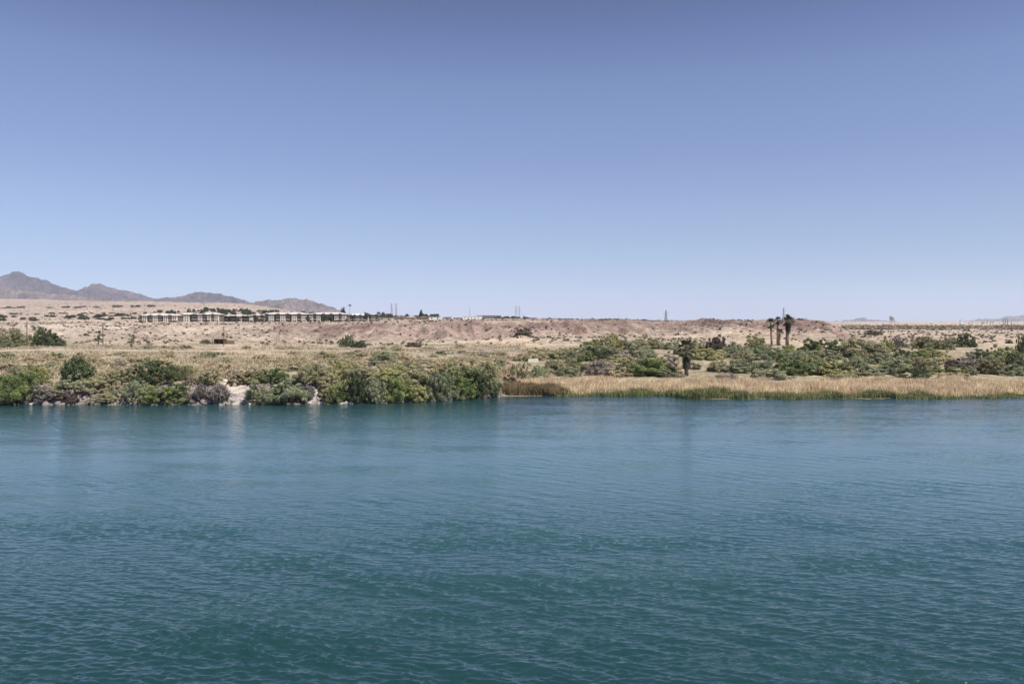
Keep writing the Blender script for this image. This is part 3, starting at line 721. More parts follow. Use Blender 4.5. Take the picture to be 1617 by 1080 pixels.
# ------------------------------------------------------------------ other bushes that stand out
OTHER = [
 (18, 546, 60, 516, 'olive', 'wide olive bush on the far left slope left of the first utility pole'),
 (-30, 546, 60, 514, 'olive', 'olive bush on the slope just past the left edge of the view'),
 (46, 546, 30, 526, 'olive', 'small olive bush beside the first utility pole'),
 (72, 547, 44, 517, 'dark', 'tall dark green bush right of the first utility pole'),
 (90, 547, 32, 528, 'dark', 'smaller dark green bush leaning on the right of the tall one'),
 (12, 549, 40, 540, 'grey', 'low blue-green bush below the olive bushes on the far left slope'),
 (548, 548, 24, 529, 'dark', 'dark green bush at the foot of the reddish bluff'),
 (567, 549, 30, 538, 'dark', 'low dark green bush right of the one at the foot of the reddish bluff'),
 (828, 530, 30, 514, 'brown', 'dark brown bush on the slope above the pale sand mound'),
 (652, 548, 30, 538, 'brown', 'flat brown bush at the foot of the bluff right of the green ones'),
 (326, 543, 22, 535, 'brown', 'brown bush left of the dark shed at the foot of the bluff'),
 (1378, 529, 30, 519, 'brown', 'dark flat bush alone on the right plain before the mesa end'),
 (606, 570, 44, 553, 'grey', 'dark grey-green brush patch in the field behind the bank bushes'),
 (636, 568, 40, 555, 'olive', 'olive brush patch right of the grey-green one in the field'),
]
for (px, by, w, top, sp, lb) in OTHER:
    big_bush(px, by, w, top, sp, lb, name='field_bush', group='bushes of the field and slopes')

# ------------------------------------------------------------------ fillers: the many lesser shrubs
def small_shrub(name, me, px, Y, w, h, label, cat, group, sink=0.05):
    x = (px - CX) / F * Y
    o = add(name, me, None, (x, Y, gz1(x, Y) - sink), random.uniform(0, 6.28), (w, w * random.uniform(.8, 1.1), h))
    tag(o, label, cat, group)
    return o

SPN = {'grey': 'grey-green', 'olive': 'olive', 'tan': 'straw-coloured', 'dark': 'dark green', 'green': 'green', 'brown': 'brown', 'mauve': 'purple-grey', 'lime': 'yellow-green'}
Lzone = [(-140, 205, 'between the highest left bank bush and the pale slope'), (205, 420, 'below the apartment bluff and the dark shed'), (420, 600, 'in the field below the reddish bluff'), (600, 800, 'in the field behind the right half of the bank bush row')]
def zone_of(px, zs):
    for a, b, t in zs:
        if a <= px < b: return t
    return zs[-1][2]
n = 0; tries = 0
while n < 295 and tries < 6000:
    tries += 1
    px = random.uniform(-140, 800); Y = 137 + 165 * random.random() ** 1.1
    if Y < yw(px) + 12.5: continue
    if 255 < Y < 280 and px < 560: continue
    x = (px - CX) / F * Y
    dens = float(fbm(x / 16, Y / 22, 77, 3)[()] if np.ndim(fbm(x / 16, Y / 22, 77, 3)) == 0 else fbm(x / 16, Y / 22, 77, 3))
    if dens < 0.44 + 0.08 * (Y > 210) and random.random() < 0.88: continue
    sp = random.choices(['olive', 'tan', 'grey', 'lime', 'brown', 'mauve', 'green'], [34, 36, 20, 6, 5, 4, 2])[0]
    w = random.uniform(3.0, 6.5) * (0.85 if Y > 230 else 1); h = random.uniform(1.0, 2.2) * (0.75 if Y > 220 else 1)
    lb = f'low {SPN[sp]} shrub {zone_of(px, Lzone)}'
    small_shrub('field_shrub', random.choice(SMALL[sp]), px, Y, w, h, lb, 'shrub', f'{SPN[sp]} shrubs {zone_of(px, Lzone)}')
    n += 1

Bz = [(-60, 60, 'under the far left green bush'), (60, 200, 'over the rocks left of the highest bank bush'), (200, 345, 'around the foot of the highest left bank bush'), (400, 484, 'around the two grey-green bushes right of the pale gap'), (506, 640, 'in the left half of the green bush row'), (640, 790, 'in the right half of the green bush row')]
n = 0
while n < 60:
    a, b, t = random.choice(Bz); px = random.uniform(a, b); Y = float(yw(px)) + random.uniform(0.8, 8.5)
    sp = random.choices(['tan', 'olive', 'mauve', 'grey', 'brown', 'lime'], [24, 32, 7 if px < 500 else 3, 18, 6, 10])[0]
    small_shrub('bank_shrub', random.choice(SMALL[sp]), px, Y, random.uniform(2.2, 4.6), random.uniform(1.2, 2.6), f'{SPN[sp]} bank shrub {t}', 'bank shrub', f'{SPN[sp]} bank shrubs {t}')
    n += 1

Rzone = [(790, 930, 'behind the brown reeds'), (930, 1085, 'left of the shaggy palm'), (1085, 1250, 'between the shaggy palm and the tall palms'), (1250, 1420, 'around the biggest olive bush'), (1420, 1800, 'in the right part of the thicket')]
n = 0; tries = 0
while n < 118 and tries < 4000:
    tries += 1
    px = random.uniform(800, 1740); Y = 172 + 150 * random.random() ** 1.1
    if Y > 250 and random.random() < 0.35: continue
    if 1180 < px < 1270 and Y > 255: continue
    if px < 900 and Y > 255: continue
    if px > 1530 and Y > 235: continue
    if 1062 < px < 1108 and Y < 186: continue
    if px > 1510 and 160 < Y < 186: continue
    sp = random.choices(['grey', 'olive', 'dark', 'green', 'mauve', 'tan', 'lime', 'brown'], [26, 42, 9, 9, 3, 6, 8, 2])[0]
    w = random.uniform(4.5, 9.5); h = random.uniform(1.9, 4.0) * (0.85 if Y > 260 else 1) * (0.75 if Y < 182 else 1)
    z = zone_of(px, Rzone)
    small_shrub('thicket_shrub', random.choice(SMALL[sp]), px, Y, w, h, f'{SPN[sp]} scrub bush {z}', 'scrub bush', f'{SPN[sp]} scrub bushes {z}')
    n += 1

Dzone = [(-100, 230, 'on the pale slope at the left'), (230, 470, 'on the bluff below the apartments'), (470, 680, 'on the reddish bluff face'), (680, 900, 'on the bluff below the long white building'), (900, 1180, 'on the middle bluff left of the tall palms'), (1180, 1340, 'on the bluff end right of the tall palms'), (1340, 1760, 'on the right pale plain')]
n = 0
SZN = {'olive': 'olive', 'brown': 'dark brown', 'dark': 'dark green'}
while n < 280:
    px = random.uniform(-60, 1680); Y = 325 + 190 * random.random()
    sp = random.choices(['olive', 'brown', 'dark'], [45, 35, 20])[0]
    w = random.uniform(0.8, 2.0) * random.choice((.7, 1, 1, 1.3)); h = w * random.uniform(.5, .8)
    z = zone_of(px, Dzone)
    small_shrub('desert_shrub', random.choice(TINY[sp]), px, Y, w, h, f'small {SZN[sp]} desert shrub {z}', 'desert shrub', f'small {SZN[sp]} desert shrubs {z}', 0.04)
    n += 1

# ------------------------------------------------------------------ stuff: scrub dots, dry grass, reeds, rubble
def scatter_scrub():
    r = np.random.default_rng(31)
    N = 15000
    px = r.uniform(-200, 1800, N); Y = np.concatenate([330 + 330 * r.random(N // 2), np.exp(r.uniform(np.log(560), np.log(3200), N - N // 2))])
    x = (px - CX) / F * Y; keep = (ridged(x / 38 + Y / 150, Y / 90, 88, 3) > 0.68) | (r.random(N) < .22)
    px, Y, x = px[keep], Y[keep], x[keep]; n = len(x); z = gz(x, Y)
    sz = (.22 + .75 * r.random(n) ** 2.2) * np.interp(Y, [300, 700, 3000], [1, 1.2, 3.0])
    K = 16
    q = r.normal(0, 1, (n, K, 3)); q[..., 2] = np.abs(q[..., 2]); q /= np.linalg.norm(q, axis=2)[..., None]
    c = np.stack([x, Y, z], -1)[:, None] + q * sz[:, None, None] * np.array([.8, .8, .75])
    s = np.repeat(sz, K)[:, None] * .42
    nn = q.reshape(-1, 3)
    v, f = leaves(c.reshape(-1, 3), nn, 1.0, 1.2, r)
    cc = np.repeat(c.reshape(-1, 3), 4, 0); v = cc + (v - cc) * np.repeat(s, 4, 0)
    o = add('desert_scrub', mesh_np('desert_scrub', v, f, [LEAF['brown']]))
    tag(o, 'countless tiny brown creosote bushes dotting the bluffs and plains', 'scrub', kind='stuff')
scatter_scrub()

def blades(x, y, z, h, w, r, lean=0.25):
    n = len(x); a = r.random(n) * 6.283
    dx = np.cos(a) * w; dy = np.sin(a) * w
    lx = r.normal(0, lean, n) * h; ly = r.normal(0, lean, n) * h
    v = np.stack([np.stack([x - dx, y - dy, z], -1), np.stack([x + dx, y + dy, z], -1),
                  np.stack([x + dx * .7 + lx * .45, y + dy * .7 + ly * .45, z + h * .6], -1), np.stack([x - dx * .7 + lx * .45, y - dy * .7 + ly * .45, z + h * .6], -1),
                  np.stack([x + lx, y + ly, z + h], -1)], 1).reshape(-1, 3)
    b = (np.arange(n) * 5)[:, None]
    return v, [b + np.array([[0, 1, 2, 3]]), b + np.array([[3, 2, 4]])]

REED_TAN = mat_leaf('dry_reed', (0.60, 0.46, 0.31), (0.80, 0.67, 0.45), trans=0.35, amp=0.45, nscale=0.22)
REED_GREEN = mat_leaf('green_reed', (0.085, 0.105, 0.042), (0.260, 0.265, 0.115), trans=0.25, amp=0.6, nscale=0.5)
REED_BROWN = mat_leaf('brown_reed', (0.17, 0.125, 0.066), (0.30, 0.225, 0.128), trans=0.15, amp=0.45, nscale=0.3)
STRAW = mat_leaf('dry_grass_blade', (0.32, 0.265, 0.175), (0.43, 0.36, 0.25), trans=0.15, amp=0.35, nscale=0.2)

def reed_field(name, N, fpx, fs, fh, w, mat, label, seed, lean=0.26, keep=None):
    r = np.random.default_rng(seed)
    px = r.uniform(*fpx, N); s = r.uniform(*fs, N)
    Y = yw(px) + s + 5.0 * (fbm(px / 60.0, px * 0 + 2.0, 99, 4) - .42)
    x = (px - CX) / F * Y
    h = fh(px, s, x, Y, r)
    ok = h > 0.1
    if keep is not None: ok &= keep(px, s, x, Y, r)
    px, Y, x, h = px[ok], Y[ok], x[ok], h[ok]
    z = np.maximum(gz(x, Y), -0.3) - 0.05
    v, f = blades(x, Y, z, h, w * (0.6 + .8 * r.random(len(x))), r, lean)
    tag(add(name, mesh_np(name, v, f, [mat])), label, 'reeds', kind='stuff')

def h_tan(px, s, x, Y, r):
    b = 0.75 + 1.55 * fbm(x / 2.6, Y / 2.4, 91, 3) + 0.6 * (r.random(len(x)) - .5)
    return b * sstep(0.6, 5.5, s + 5.5 * (fbm(x / 4, Y / 4, 92, 3) - .5) + 1.6 * (r.random(len(x)) - .5))
def k_tan(px, s, x, Y, r):
    lag = (px > 1520) & (Y > 158) & (Y < 176)
    edge = 22 + 10 * (fbm(x / 9, Y * 0 + 3, 97, 2) - .5) + 6 * sstep(1350, 1500, px)
    return ~lag & (s < edge) & ((px > 872 + 10 * fbm(x / 3, Y / 3, 96, 2)) | (s > 6.5)) & (r.random(len(px)) < np.interp(px, [800, 830, 900], [.15, .5, 1]))
reed_field('dry_reeds', 150000, (800, 1800), (0.3, 38), h_tan, 0.045, REED_TAN, 'pale straw and pinkish dry reeds standing in a broad band along the right bank', 41, keep=k_tan)
def h_green(px, s, x, Y, r):
    m = np.interp(px, [860, 900, 1000, 1090, 1280, 1380, 1480, 1617, 1800], [0.9, 0.85, 0.75, 1.1, 1.0, 1.0, 0.7, 0.45, 0.5])
    pt = fbm(x / 4.5, Y / 2.5, 93, 3)
    return m * (0.7 + 0.4 * sstep(.25, .6, fbm(x / 3.2, Y * 0 + 1, 98, 3))) * (0.2 + 1.6 * pt ** 1.3) * (0.6 + 0.7 * r.random(len(x)))
reed_field('green_reeds', 70000, (880, 1800), (-0.9, 6.5), h_green, 0.042, REED_GREEN, 'green reeds and sedge fringing the water in front of the dry reeds', 42, 0.2,
           keep=lambda px, s, x, Y, r: r.random(len(x)) < np.interp(s, [-0.9, 3, 6.5], [1, .9, .1]) * (.35 + .65 * sstep(.25, .62, fbm(x / 3.2, Y * 0 + 1, 98, 3))))
def h_brown(px, s, x, Y, r):
    return (0.9 + 1.3 * fbm(x / 2.5, Y / 2.5, 95, 3)) * (0.65 + .5 * r.random(len(x)))
reed_field('brown_reeds', 17000, (796, 898), (-0.2, 8), h_brown, 0.045, REED_BROWN, 'darker brown reeds at the left end of the reed bed beside the bank bushes', 43,
           keep=lambda px, s, x, Y, r: px < 897 - 1.5 * np.maximum(s - 2, 0) - 40 * r.random(len(x)) ** 2)

def dry_grass():
    r = np.random.default_rng(51); N = 70000
    px = r.uniform(-200, 830, N); Y = 132 + 200 * r.random(N) ** 1.2
    x = (px - CX) / F * Y
    ok = (Y > yw(px) + 12) & (fbm(x / 10, Y / 14, 52, 3) > 0.43) & ~((Y > 256) & (Y < 276) & (px < 560))
    px, Y, x = px[ok], Y[ok], x[ok]
    h = (0.35 + 0.75 * fbm(x / 5, Y / 6, 53, 2)) * (0.6 + .6 * r.random(len(x)))
    v, f = blades(x, Y, gz(x, Y) - .03, h, 0.06 + .05 * r.random(len(x)), r, .5)
    tag(add('dry_grass', mesh_np('dry_grass', v, f, [STRAW])), 'straw-coloured dry grass covering the field behind the left bank', 'grass', kind='stuff')
dry_grass()

def rock_mesh(seed, mat, sub=2):
    import bmesh
    bm = bmesh.new(); bmesh.ops.create_icosphere(bm, subdivisions=sub, radius=0.5)
    r = np.random.default_rng(seed)
    pl = [(Vector(r.normal(0, 1, 3)).normalized(), 0.26 + .16 * r.random()) for _ in range(9)]
    for v in bm.verts:
        for nrm, d in pl:
            t = v.co.dot(nrm)
            if t > d: v.co -= nrm * (t - d)
        v.co *= 1 + 0.12 * (r.random() - .5)
    me = bpy.data.meshes.new('boulder'); bm.to_mesh(me); bm.free(); me.materials.append(mat)
    return me
BOULD = [rock_mesh(800 + k, ROCK) for k in range(4)]; BOULDM = [rock_mesh(810 + k, ROCKM) for k in range(3)]
spots = [(44, 60, 7, 0), (66, 108, 11, 1), (118, 190, 20, 1), (300, 345, 9, 1), (348, 396, 34, 0), (486, 522, 12, 0), (536, 560, 5, 0), (588, 604, 7, 1), (660, 700, 6, 1), (740, 772, 8, 1)]
zn = {44: 'beside the far left green bush', 66: 'below the purple-grey brush on the left', 118: 'left of the highest left bank bush', 300: 'under the dead grey brush', 348: 'in the open bank gap', 486: 'around the small maroon bush', 536: 'under the green bush right of the small maroon bush', 588: 'under the grey bush in the green bush row', 660: 'under the yellow-green bush at the water', 740: 'at the right end of the bank bush row'}
for a, b, k, m in spots:
    for j in range(k):
        px = random.uniform(a, b); s = random.uniform(-0.6, 2.6) if a in (118, 348, 486) else random.uniform(-0.6, 1.6)
        Y = float(yw(px)) + s; x = (px - CX) / F * Y; sz = random.uniform(.5, 1.5)
        o = add('boulder', random.choice(BOULDM if m else BOULD), None, (x, Y, gz1(x, Y) + sz * .1), random.uniform(0, 6.28), (sz * 1.2, sz, sz * .75))
        tag(o, f"{'mauve-grey' if m else 'pale grey'} boulder at the waterline {zn[a]}" if a != 348 else 'pale grey boulder of the rubble slope in the open bank gap', 'boulder', f'boulders {zn[a]}')

def rubble():
    r = np.random.default_rng(61); N = 5200
    px = r.uniform(-150, 790, N); s = r.uniform(-0.8, 6.5, N); s = np.where((abs(px - 374) < 26) | (abs(px - 497) < 13), s * .45, s); Y = yw(px) + s; x = (px - CX) / F * Y
    z = gz(x, Y); sz = r.uniform(.1, .34, N)
    base = np.array([[1, 0, 0], [-1, 0, 0], [0, 1, 0], [0, -1, 0], [0, 0, 1], [0, 0, -1]], float)
    tri = np.array([[4, 0, 2], [4, 2, 1], [4, 1, 3], [4, 3, 0], [5, 2, 0], [5, 1, 2], [5, 3, 1], [5, 0, 3]])
    v = base[None] * sz[:, None, None] * (0.7 + .6 * r.random((N, 6, 1)))
    a = r.random(N) * 6.283; ca, sa = np.cos(a)[:, None], np.sin(a)[:, None]
    tl = r.normal(0, .4, (N, 1))
    vx = v[..., 0] * ca - v[..., 1] * sa + tl * v[..., 2]; vy = v[..., 0] * sa + v[..., 1] * ca; vz = v[..., 2] - tl * v[..., 0]
    v = np.stack([vx + x[:, None], vy + Y[:, None], vz + z[:, None]], -1).reshape(-1, 3)
    f = (np.arange(N) * 6)[:, None, None] + tri[None]
    tag(add('rubble', mesh_np('rubble', v, f.reshape(-1, 3), [ROCKM])), 'broken grey stones covering the left river bank', 'rubble', kind='stuff')
rubble()

# ------------------------------------------------------------------ palms
def frond_crown(name, mat, seed, n, R0, droop0, droop1, blade=0.5):
    """fan palm crown: petioles with fans of blades, unit metres"""
    r = np.random.default_rng(seed); v = []; q = []; t = []
    def tri(a, b, c): t.append((len(v), len(v) + 1, len(v) + 2)); v.extend([a, b, c])
    for i in range(n):
        az = r.random() * 6.283; el = droop0 + (droop1 - droop0) * r.random()
        d = Vector((math.cos(az) * math.cos(el), math.sin(az) * math.cos(el), math.sin(el)))
        L = R0 * (0.42 + .3 * r.random())
        hub = d * L; side = d.cross(Vector((0, 0, 1))).normalized(); up = side.cross(d)
        tri(side * .03, side * -.03, hub)
        nb = 13
        for k in range(nb):
            a = R(-80 + 160 * k / (nb - 1)); bl = R0 * blade * .95 * (0.8 + .3 * r.random()) * (1 - .25 * abs(a))
            e = (d * math.cos(a) + side * math.sin(a)) * bl + Vector((0, 0, -abs(r.normal(0, .14)) * bl - .1 * bl)) + up * r.normal(0, .1) * bl
            s2 = (side * math.cos(a) - d * math.sin(a)) * .075 * R0 * blade * 1.2
            tri(hub + s2, hub - s2, hub + e)
    return mesh_np(name, np.array([tuple(p) for p in v]), np.array(t), [mat])

def skirt_mesh(seed, r0, r1, L, n=260):
    """hanging dead fronds: r0 radius at the top, r1 at the bottom, length L downward"""
    r = np.random.default_rng(seed); v = []; t = []
    for i in range(n):
        az = r.random() * 6.283; z0 = -L * r.random() * .75; rad = r0 + (r1 - r0) * (-z0 / L)
        rad *= 0.55 + .55 * r.random()
        d = Vector((math.cos(az), math.sin(az), 0)); s = Vector((-d.y, d.x, 0)) * (.06 + .09 * r.random())
        a = d * rad * .6 + Vector((0, 0, z0)); b = d * rad * (1.0 if r.random() > .15 else 1.3) + Vector((r.normal(0, .05), r.normal(0, .05), z0 - (.5 + .5 * r.random()) * min(L * .5, 1.4)))
        t.append((len(v), len(v) + 1, len(v) + 2)); v.extend([a - s, a + s, b])
    return mesh_np('dead_fronds', np.array([tuple(p) for p in v]), np.array(t), [LEAF['skirt']])

def palm(px, by, top, crown_px, label, seed, skirt=None, trunk=(0.32, 0.24), nf=40, lean=0.0, low=-0.6, Y=None):
    p, m = on_ground(px, by, Y)
    ht = (H - (top - HZ) * m) - p.z; Rc = crown_px * m / 2
    rt = bpy.data.objects.new('fan_palm', None); COL.objects.link(rt); rt.location = p
    tag(rt, label, 'palm tree', 'palms')
    zc = ht - Rc * 0.75
    mb = MB(); pts = [(0, 0, -.1), (lean * .2, 0, zc * .3), (lean * .6, 0, zc * .65), (lean, 0, zc)]
    mb.tube(pts, [trunk[0] * 1.15, trunk[0], (trunk[0] + trunk[1]) / 2, trunk[1]], 10)
    mb.build('trunk', PALMBARK, rt, True)
    add('crown', frond_crown('crown', LEAF['palm'], seed, nf, Rc * 1.45, low, 1.45), rt, (lean, 0, zc))
    if skirt: add('dead_fronds', skirt_mesh(seed + 1, *skirt), rt, (lean, 0, zc + .1))
    return rt

palm(1218.5, 545, 506.5, 15, 'slender tall palm, leftmost of the tall palm group', 901, (0.62, .3, 2.0, 150), (0.36, 0.28), 46, -.35, Y=309)
palm(1227.5, 545.5, 503, 13, 'slender palm behind the short one in the tall palm group', 902, (0.7, .4, 1.5, 130), (0.32, 0.26), 42, .1, Y=316)
palm(1230, 545.5, 521.5, 12, 'shortest palm of the tall group with a thick dark trunk', 903, (0.6, .45, 1.6, 150), (0.55, 0.4), 26, .2, Y=304)
palm(1243, 545.5, 501.5, 18, 'thick palm with a full skirt of dead fronds, rightmost of the tall group', 904, (1.75, .75, 5.0, 620), (0.62, 0.5), 46, .3, Y=308)
palm(1084, 590, 541.5, 26, 'short shaggy palm with dark skirt standing behind the reeds', 905, (1.25, 1.0, 5.0, 900), (0.42, 0.38), 64, 0, -1.0, Y=181)
palm(155, 545.5, 525, 14, 'small dark ragged palm beside the second utility pole', 906, (0.7, .5, 1.8, 120), (0.25, 0.2), 26, .2, -1.0)
palm(207, 549, 530, 12, 'small dark leaning palm alone on the sand below the apartments', 907, (0.6, .4, 1.6, 120), (0.28, 0.2), 24, .5, -1.1)

# ------------------------------------------------------------------ utility poles, shed, slab
def utility_pole(px, by, top, label, arm=True, mat=POLEWOOD, Y=None):
    p, m = on_ground(px, by, Y); ht = (H - (top - HZ) * m) - p.z
    rt = bpy.data.objects.new('utility_pole', None); COL.objects.link(rt); rt.location = p
    tag(rt, label, 'utility pole', 'wooden utility poles')
    MB().tube([(0, 0, -.2), (0, 0, ht)], [.19, .13], 8).build('pole', mat, rt)
    if arm:
        MB().box(-1.0, 1.0, -.21, -.12, ht - .75, ht - .6).build('crossarm', mat, rt)
        for s in (-.9, 0, .9):
            MB().tube([(s, -.165, ht - .6), (s, -.165, ht - .4)], [.05, .035], 6).build('insulator', STEEL, rt)
utility_pole(42.5, 547, 508, 'wooden utility pole beside the dark green bush on the far left slope')
utility_pole(162.5, 546, 510.5, 'wooden utility pole right beside the small ragged palm')
utility_pole(353.5, 547, 514, 'reddish wooden utility pole standing in front of the dark shed', True, mat_plain('reddish_pole', (.16, .085, .062), .85, .2, 4))

def shed():
    p, m = on_ground(346, 543.5)
    rt = bpy.data.objects.new('shed', None); COL.objects.link(rt); rt.location = p
    tag(rt, 'dark brown flat open shed beside the reddish utility pole', 'shed')
    w = 17 * m / 2; h = 7.5 * m
    mb = MB(); mb.box(-w, w, 2.4, 2.5, -.3, h); mb.box(-w, -w + .1, 0.2, 2.39, -.3, h); mb.box(w - .1, w, 0.2, 2.39, -.3, h)
    mb.build('wall', SHEDWOOD, rt)
    MB().box(-w - .25, w + .25, -.2, 2.7, h + .003, h + .2).build('roof', SHEDWOOD, rt)
    for s in (-w + .1, 0, w - .1): MB().box(s - .07, s + .07, -.05, .09, -.3, h).build('post', SHEDWOOD, rt)
    q, m2 = on_ground(364, 543.5)
    rt = bpy.data.objects.new('board_fence', None); COL.objects.link(rt); rt.location = q
    tag(rt, 'low brown board fence running right from the dark shed', 'fence')
    MB().box(-7 * m, 6 * m, 0, .06, .05, 6.5 * m).build('boards', mat_plain('brown_boards', (.22, .15, .105), .9, .3, 2), rt)
    for k in range(4): MB().box(-7 * m + k * 4.2 * m, -7 * m + k * 4.2 * m + .12, .063, .18, -.2, 6.7 * m).build('post', SHEDWOOD, rt)
shed()
def slab():
    p, m = on_ground(842, 572)
    mb = MB(); mb.raw([(-1.4, -.7, 0), (1.2, -.8, 0), (1.4, .7, 0), (-1.2, .8, 0), (-1.3, -.6, .9), (1.1, -.75, 1.05), (1.3, .6, 1.0), (-1.1, .7, .85)], [(0, 3, 2, 1), (4, 5, 6, 7), (0, 1, 5, 4), (1, 2, 6, 5), (2, 3, 7, 6), (3, 0, 4, 7)])
    o = mb.build('pale_block', CONCRETE, None, loc=p)  # block shape stands in for a bright patch that looked like sand
    tag(o, 'pale whitish block lying among the bushes below the pale sand mound', 'concrete block')
slab()

# ------------------------------------------------------------------ buildings on the plateau
def win(parent, x0, x1, z0, z1, y, mat=GLASS):
    MB().box(x0, x1, y - .05, y + .03, z0, z1).build('window', mat, parent)

def hip_roof(parent, x0, x1, y0, y1, z0, rise, mat, over=.7, name='roof'):
    x0 -= over; x1 += over; y0 -= over; y1 += over
    i = min((y1 - y0) / 2, (x1 - x0) / 2 - .1); ym = (y0 + y1) / 2
    v = [(x0, y0, z0), (x1, y0, z0), (x1, y1, z0), (x0, y1, z0), (x0, y0, z0 + .35), (x1, y0, z0 + .35), (x1, y1, z0 + .35), (x0, y1, z0 + .35), (x0 + i, ym, z0 + .35 + rise), (x1 - i, ym, z0 + .35 + rise)]
    mb = MB().raw(v, [(0, 3, 2, 1), (0, 1, 5, 4), (1, 2, 6, 5), (2, 3, 7, 6), (3, 0, 4, 7), (4, 5, 9, 8), (6, 7, 8, 9)], [(5, 6, 9), (7, 4, 8)])
    return mb.build(name, mat, parent)

def apartment(px0, px1, Y, eave, bays, label, wallmat=STUCCO, roofmat=ROOFW, rise=1.5, floors=3, base=None):
    """row of storeys with projecting wall bays (W), balcony bays (B) and stair gaps (G)"""
    m = Y / F; xc = ((px0 + px1) / 2 - CX) * m; W = (px1 - px0) * m / 2
    z = min(gz1(xc - W, Y), gz1(xc, Y), gz1(xc + W, Y)) - .3 if base is None else H - (base - HZ) * m
    Ht = (H - (eave - 0.9 - HZ) * m) - z
    rt = bpy.data.objects.new('apartment_building', None); COL.objects.link(rt); rt.location = (xc, Y, z)
    tag(rt, label, 'apartment building', 'apartment buildings on the plateau')
    fl = Ht / floors; wt = {'W': 1.15, 'B': 1.05, 'G': .42}
    tot = sum(wt[c] for c in bays); x = -W
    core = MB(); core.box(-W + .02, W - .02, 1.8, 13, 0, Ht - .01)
    for c in bays:
        bw = wt[c] / tot * 2 * W
        if c == 'W':
            MB().box(x, x + bw, 0, 1.795, 0, Ht).build('wall', wallmat, rt)
            for f in range(floors):
                for s in (.3, .7): win(rt, x + bw * s - .5, x + bw * s + .5, f * fl + 1.0, f * fl + 2.2, 0)
        elif c == 'B':
            for f in range(floors):
                b = MB(); b.box(x + .05, x + bw - .05, .2, 1.79, f * fl - .02, f * fl + .18); b.box(x + .05, x + bw - .05, .2, .3, f * fl + .183, f * fl + .95)
                b.build('balcony', BALC, rt)
                MB().box(x + bw * .2, x + bw * .8, 1.72, 1.79, f * fl + .2, f * fl + 2.2).build('balcony_door', GLASS, rt)
        else:
            MB().box(x + .02, x + bw - .02, 1.75, 1.79, .0, Ht - .3).build('stair_shade_panel', GLASS, rt)  # dark panel standing in for the shade of the stair recess
        x += bw
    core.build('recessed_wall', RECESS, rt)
    hip_roof(rt, -W, W, 0, 13, Ht + .004, rise, roofmat)
    x = -W
    for c in bays:
        bw = wt[c] / tot * 2 * W
        if c == 'B' and bw > 2:   # low gable above each balcony bay
            g = MB().raw([(x - .2, -.95, Ht + .36), (x + bw + .2, -.95, Ht + .36), (x + bw / 2, -.95, Ht + .36 + rise * .75), (x - .2, 4, Ht + .36), (x + bw + .2, 4, Ht + .36), (x + bw / 2, 4, Ht + .36 + rise * .75)], [(1, 4, 5, 2), (0, 2, 5, 3), (0, 3, 4, 1)], [(0, 1, 2), (3, 5, 4)])
            g.build('gable', GABLE, rt)
        x += bw
    return rt

apartment(218, 279, 700, 499.5, 'BWGBWBGWBW', 'leftmost white-roofed apartment block on the bluff')
apartment(281, 311, 712, 497.8, 'BWGB', 'narrow white-roofed apartment block second from the left')
apartment(312.5, 345, 706, 497.8, 'WBGWBW', 'white-roofed apartment block left of the long low carport block')
apartment(346, 394, 745, 500.5, 'WBGBBWBB', 'long low block with dark carport openings in the middle of the apartments', rise=1.2, floors=2)
apartment(394, 416, 735, 499.0, 'WBWB', 'low apartment block half hidden by trees', rise=1.2, floors=2)
apartment(417, 484, 690, 497.4, 'BWGBWBGWBW', 'big white-roofed apartment block left of the gap with the dark bush')
apartment(488, 546, 690, 497.4, 'WBWGBWBGWBW', 'big white-roofed apartment block with a dark tree before its front')
apartment(547, 576, 705, 499.0, 'WBGBWBW', 'pale greenish apartment block at the right end of the white roofs', STUCCO_B, mat_plain('pale_green_roof', (.66, .68, .60), .7, .05, .5), 1.3)
apartment(582, 597, 720, 498.2, 'BWB', 'grey-green block standing apart at the right of the apartments', mat_plain('grey_green_stucco', (.40, .43, .38), .85, .08, .5), mat_plain('grey_green_roof', (.42, .45, .40), .8, .05, .5), .8)

def house(px0, px1, Y, eave, base, label, wallmat, roofmat, rise=1.4, group='low houses on the plateau', door=True, name='house', cat='house', depth=10):
    m = Y / F; xc = ((px0 + px1) / 2 - CX) * m; W = (px1 - px0) * m / 2
    z = H - (base - HZ) * m; Ht = max((H - (eave - HZ) * m) - z, 1.8)
    rt = bpy.data.objects.new(name, None); COL.objects.link(rt); rt.location = (xc, Y, z)
    tag(rt, label, cat, group)
    MB().box(-W, W, 0, depth, -3, Ht).build('wall', wallmat, rt)
    if rise > .3: hip_roof(rt, -W, W, 0, depth, Ht + .004, rise, roofmat)
    else: MB().box(-W - .3, W + .3, -.3, depth + .3, Ht + .004, Ht + .35).build('roof', roofmat, rt)
    n = max(1, int(W * 2 / 4.5))
    for k in range(n):
        xx = -W + (k + .5) * 2 * W / n
        win(rt, xx - .6, xx + .6, Ht * .42, Ht * .78, 0)
    if door: MB().box(W * .45 - .5 , W * .45 + .5, -.06, .02, 0, min(2.1, Ht * .36)).build('door', SHEDWOOD, rt)
    return rt
house(598, 619, 760, 502.0, 507, 'tan flat-roofed house right of the grey-green block', TANWALL, ROOFT, .2)
house(621, 638, 800, 501.8, 505.5, 'low house with a dark brown roof below the twin pale pylons', TANWALL, ROOFB, 1.6)
house(640, 656, 830, 501.5, 505, 'tan house right of the dark brown roof', TANWALL, ROOFT, 1.2)
house(660, 676, 790, 502.0, 506, 'house with a long brown roof left of the low white building', TANWALL, ROOFB, 1.5)
house(677, 696, 830, 500.8, 505, 'low white building right of the long brown roof', WHITEWALL, ROOFW, .2)
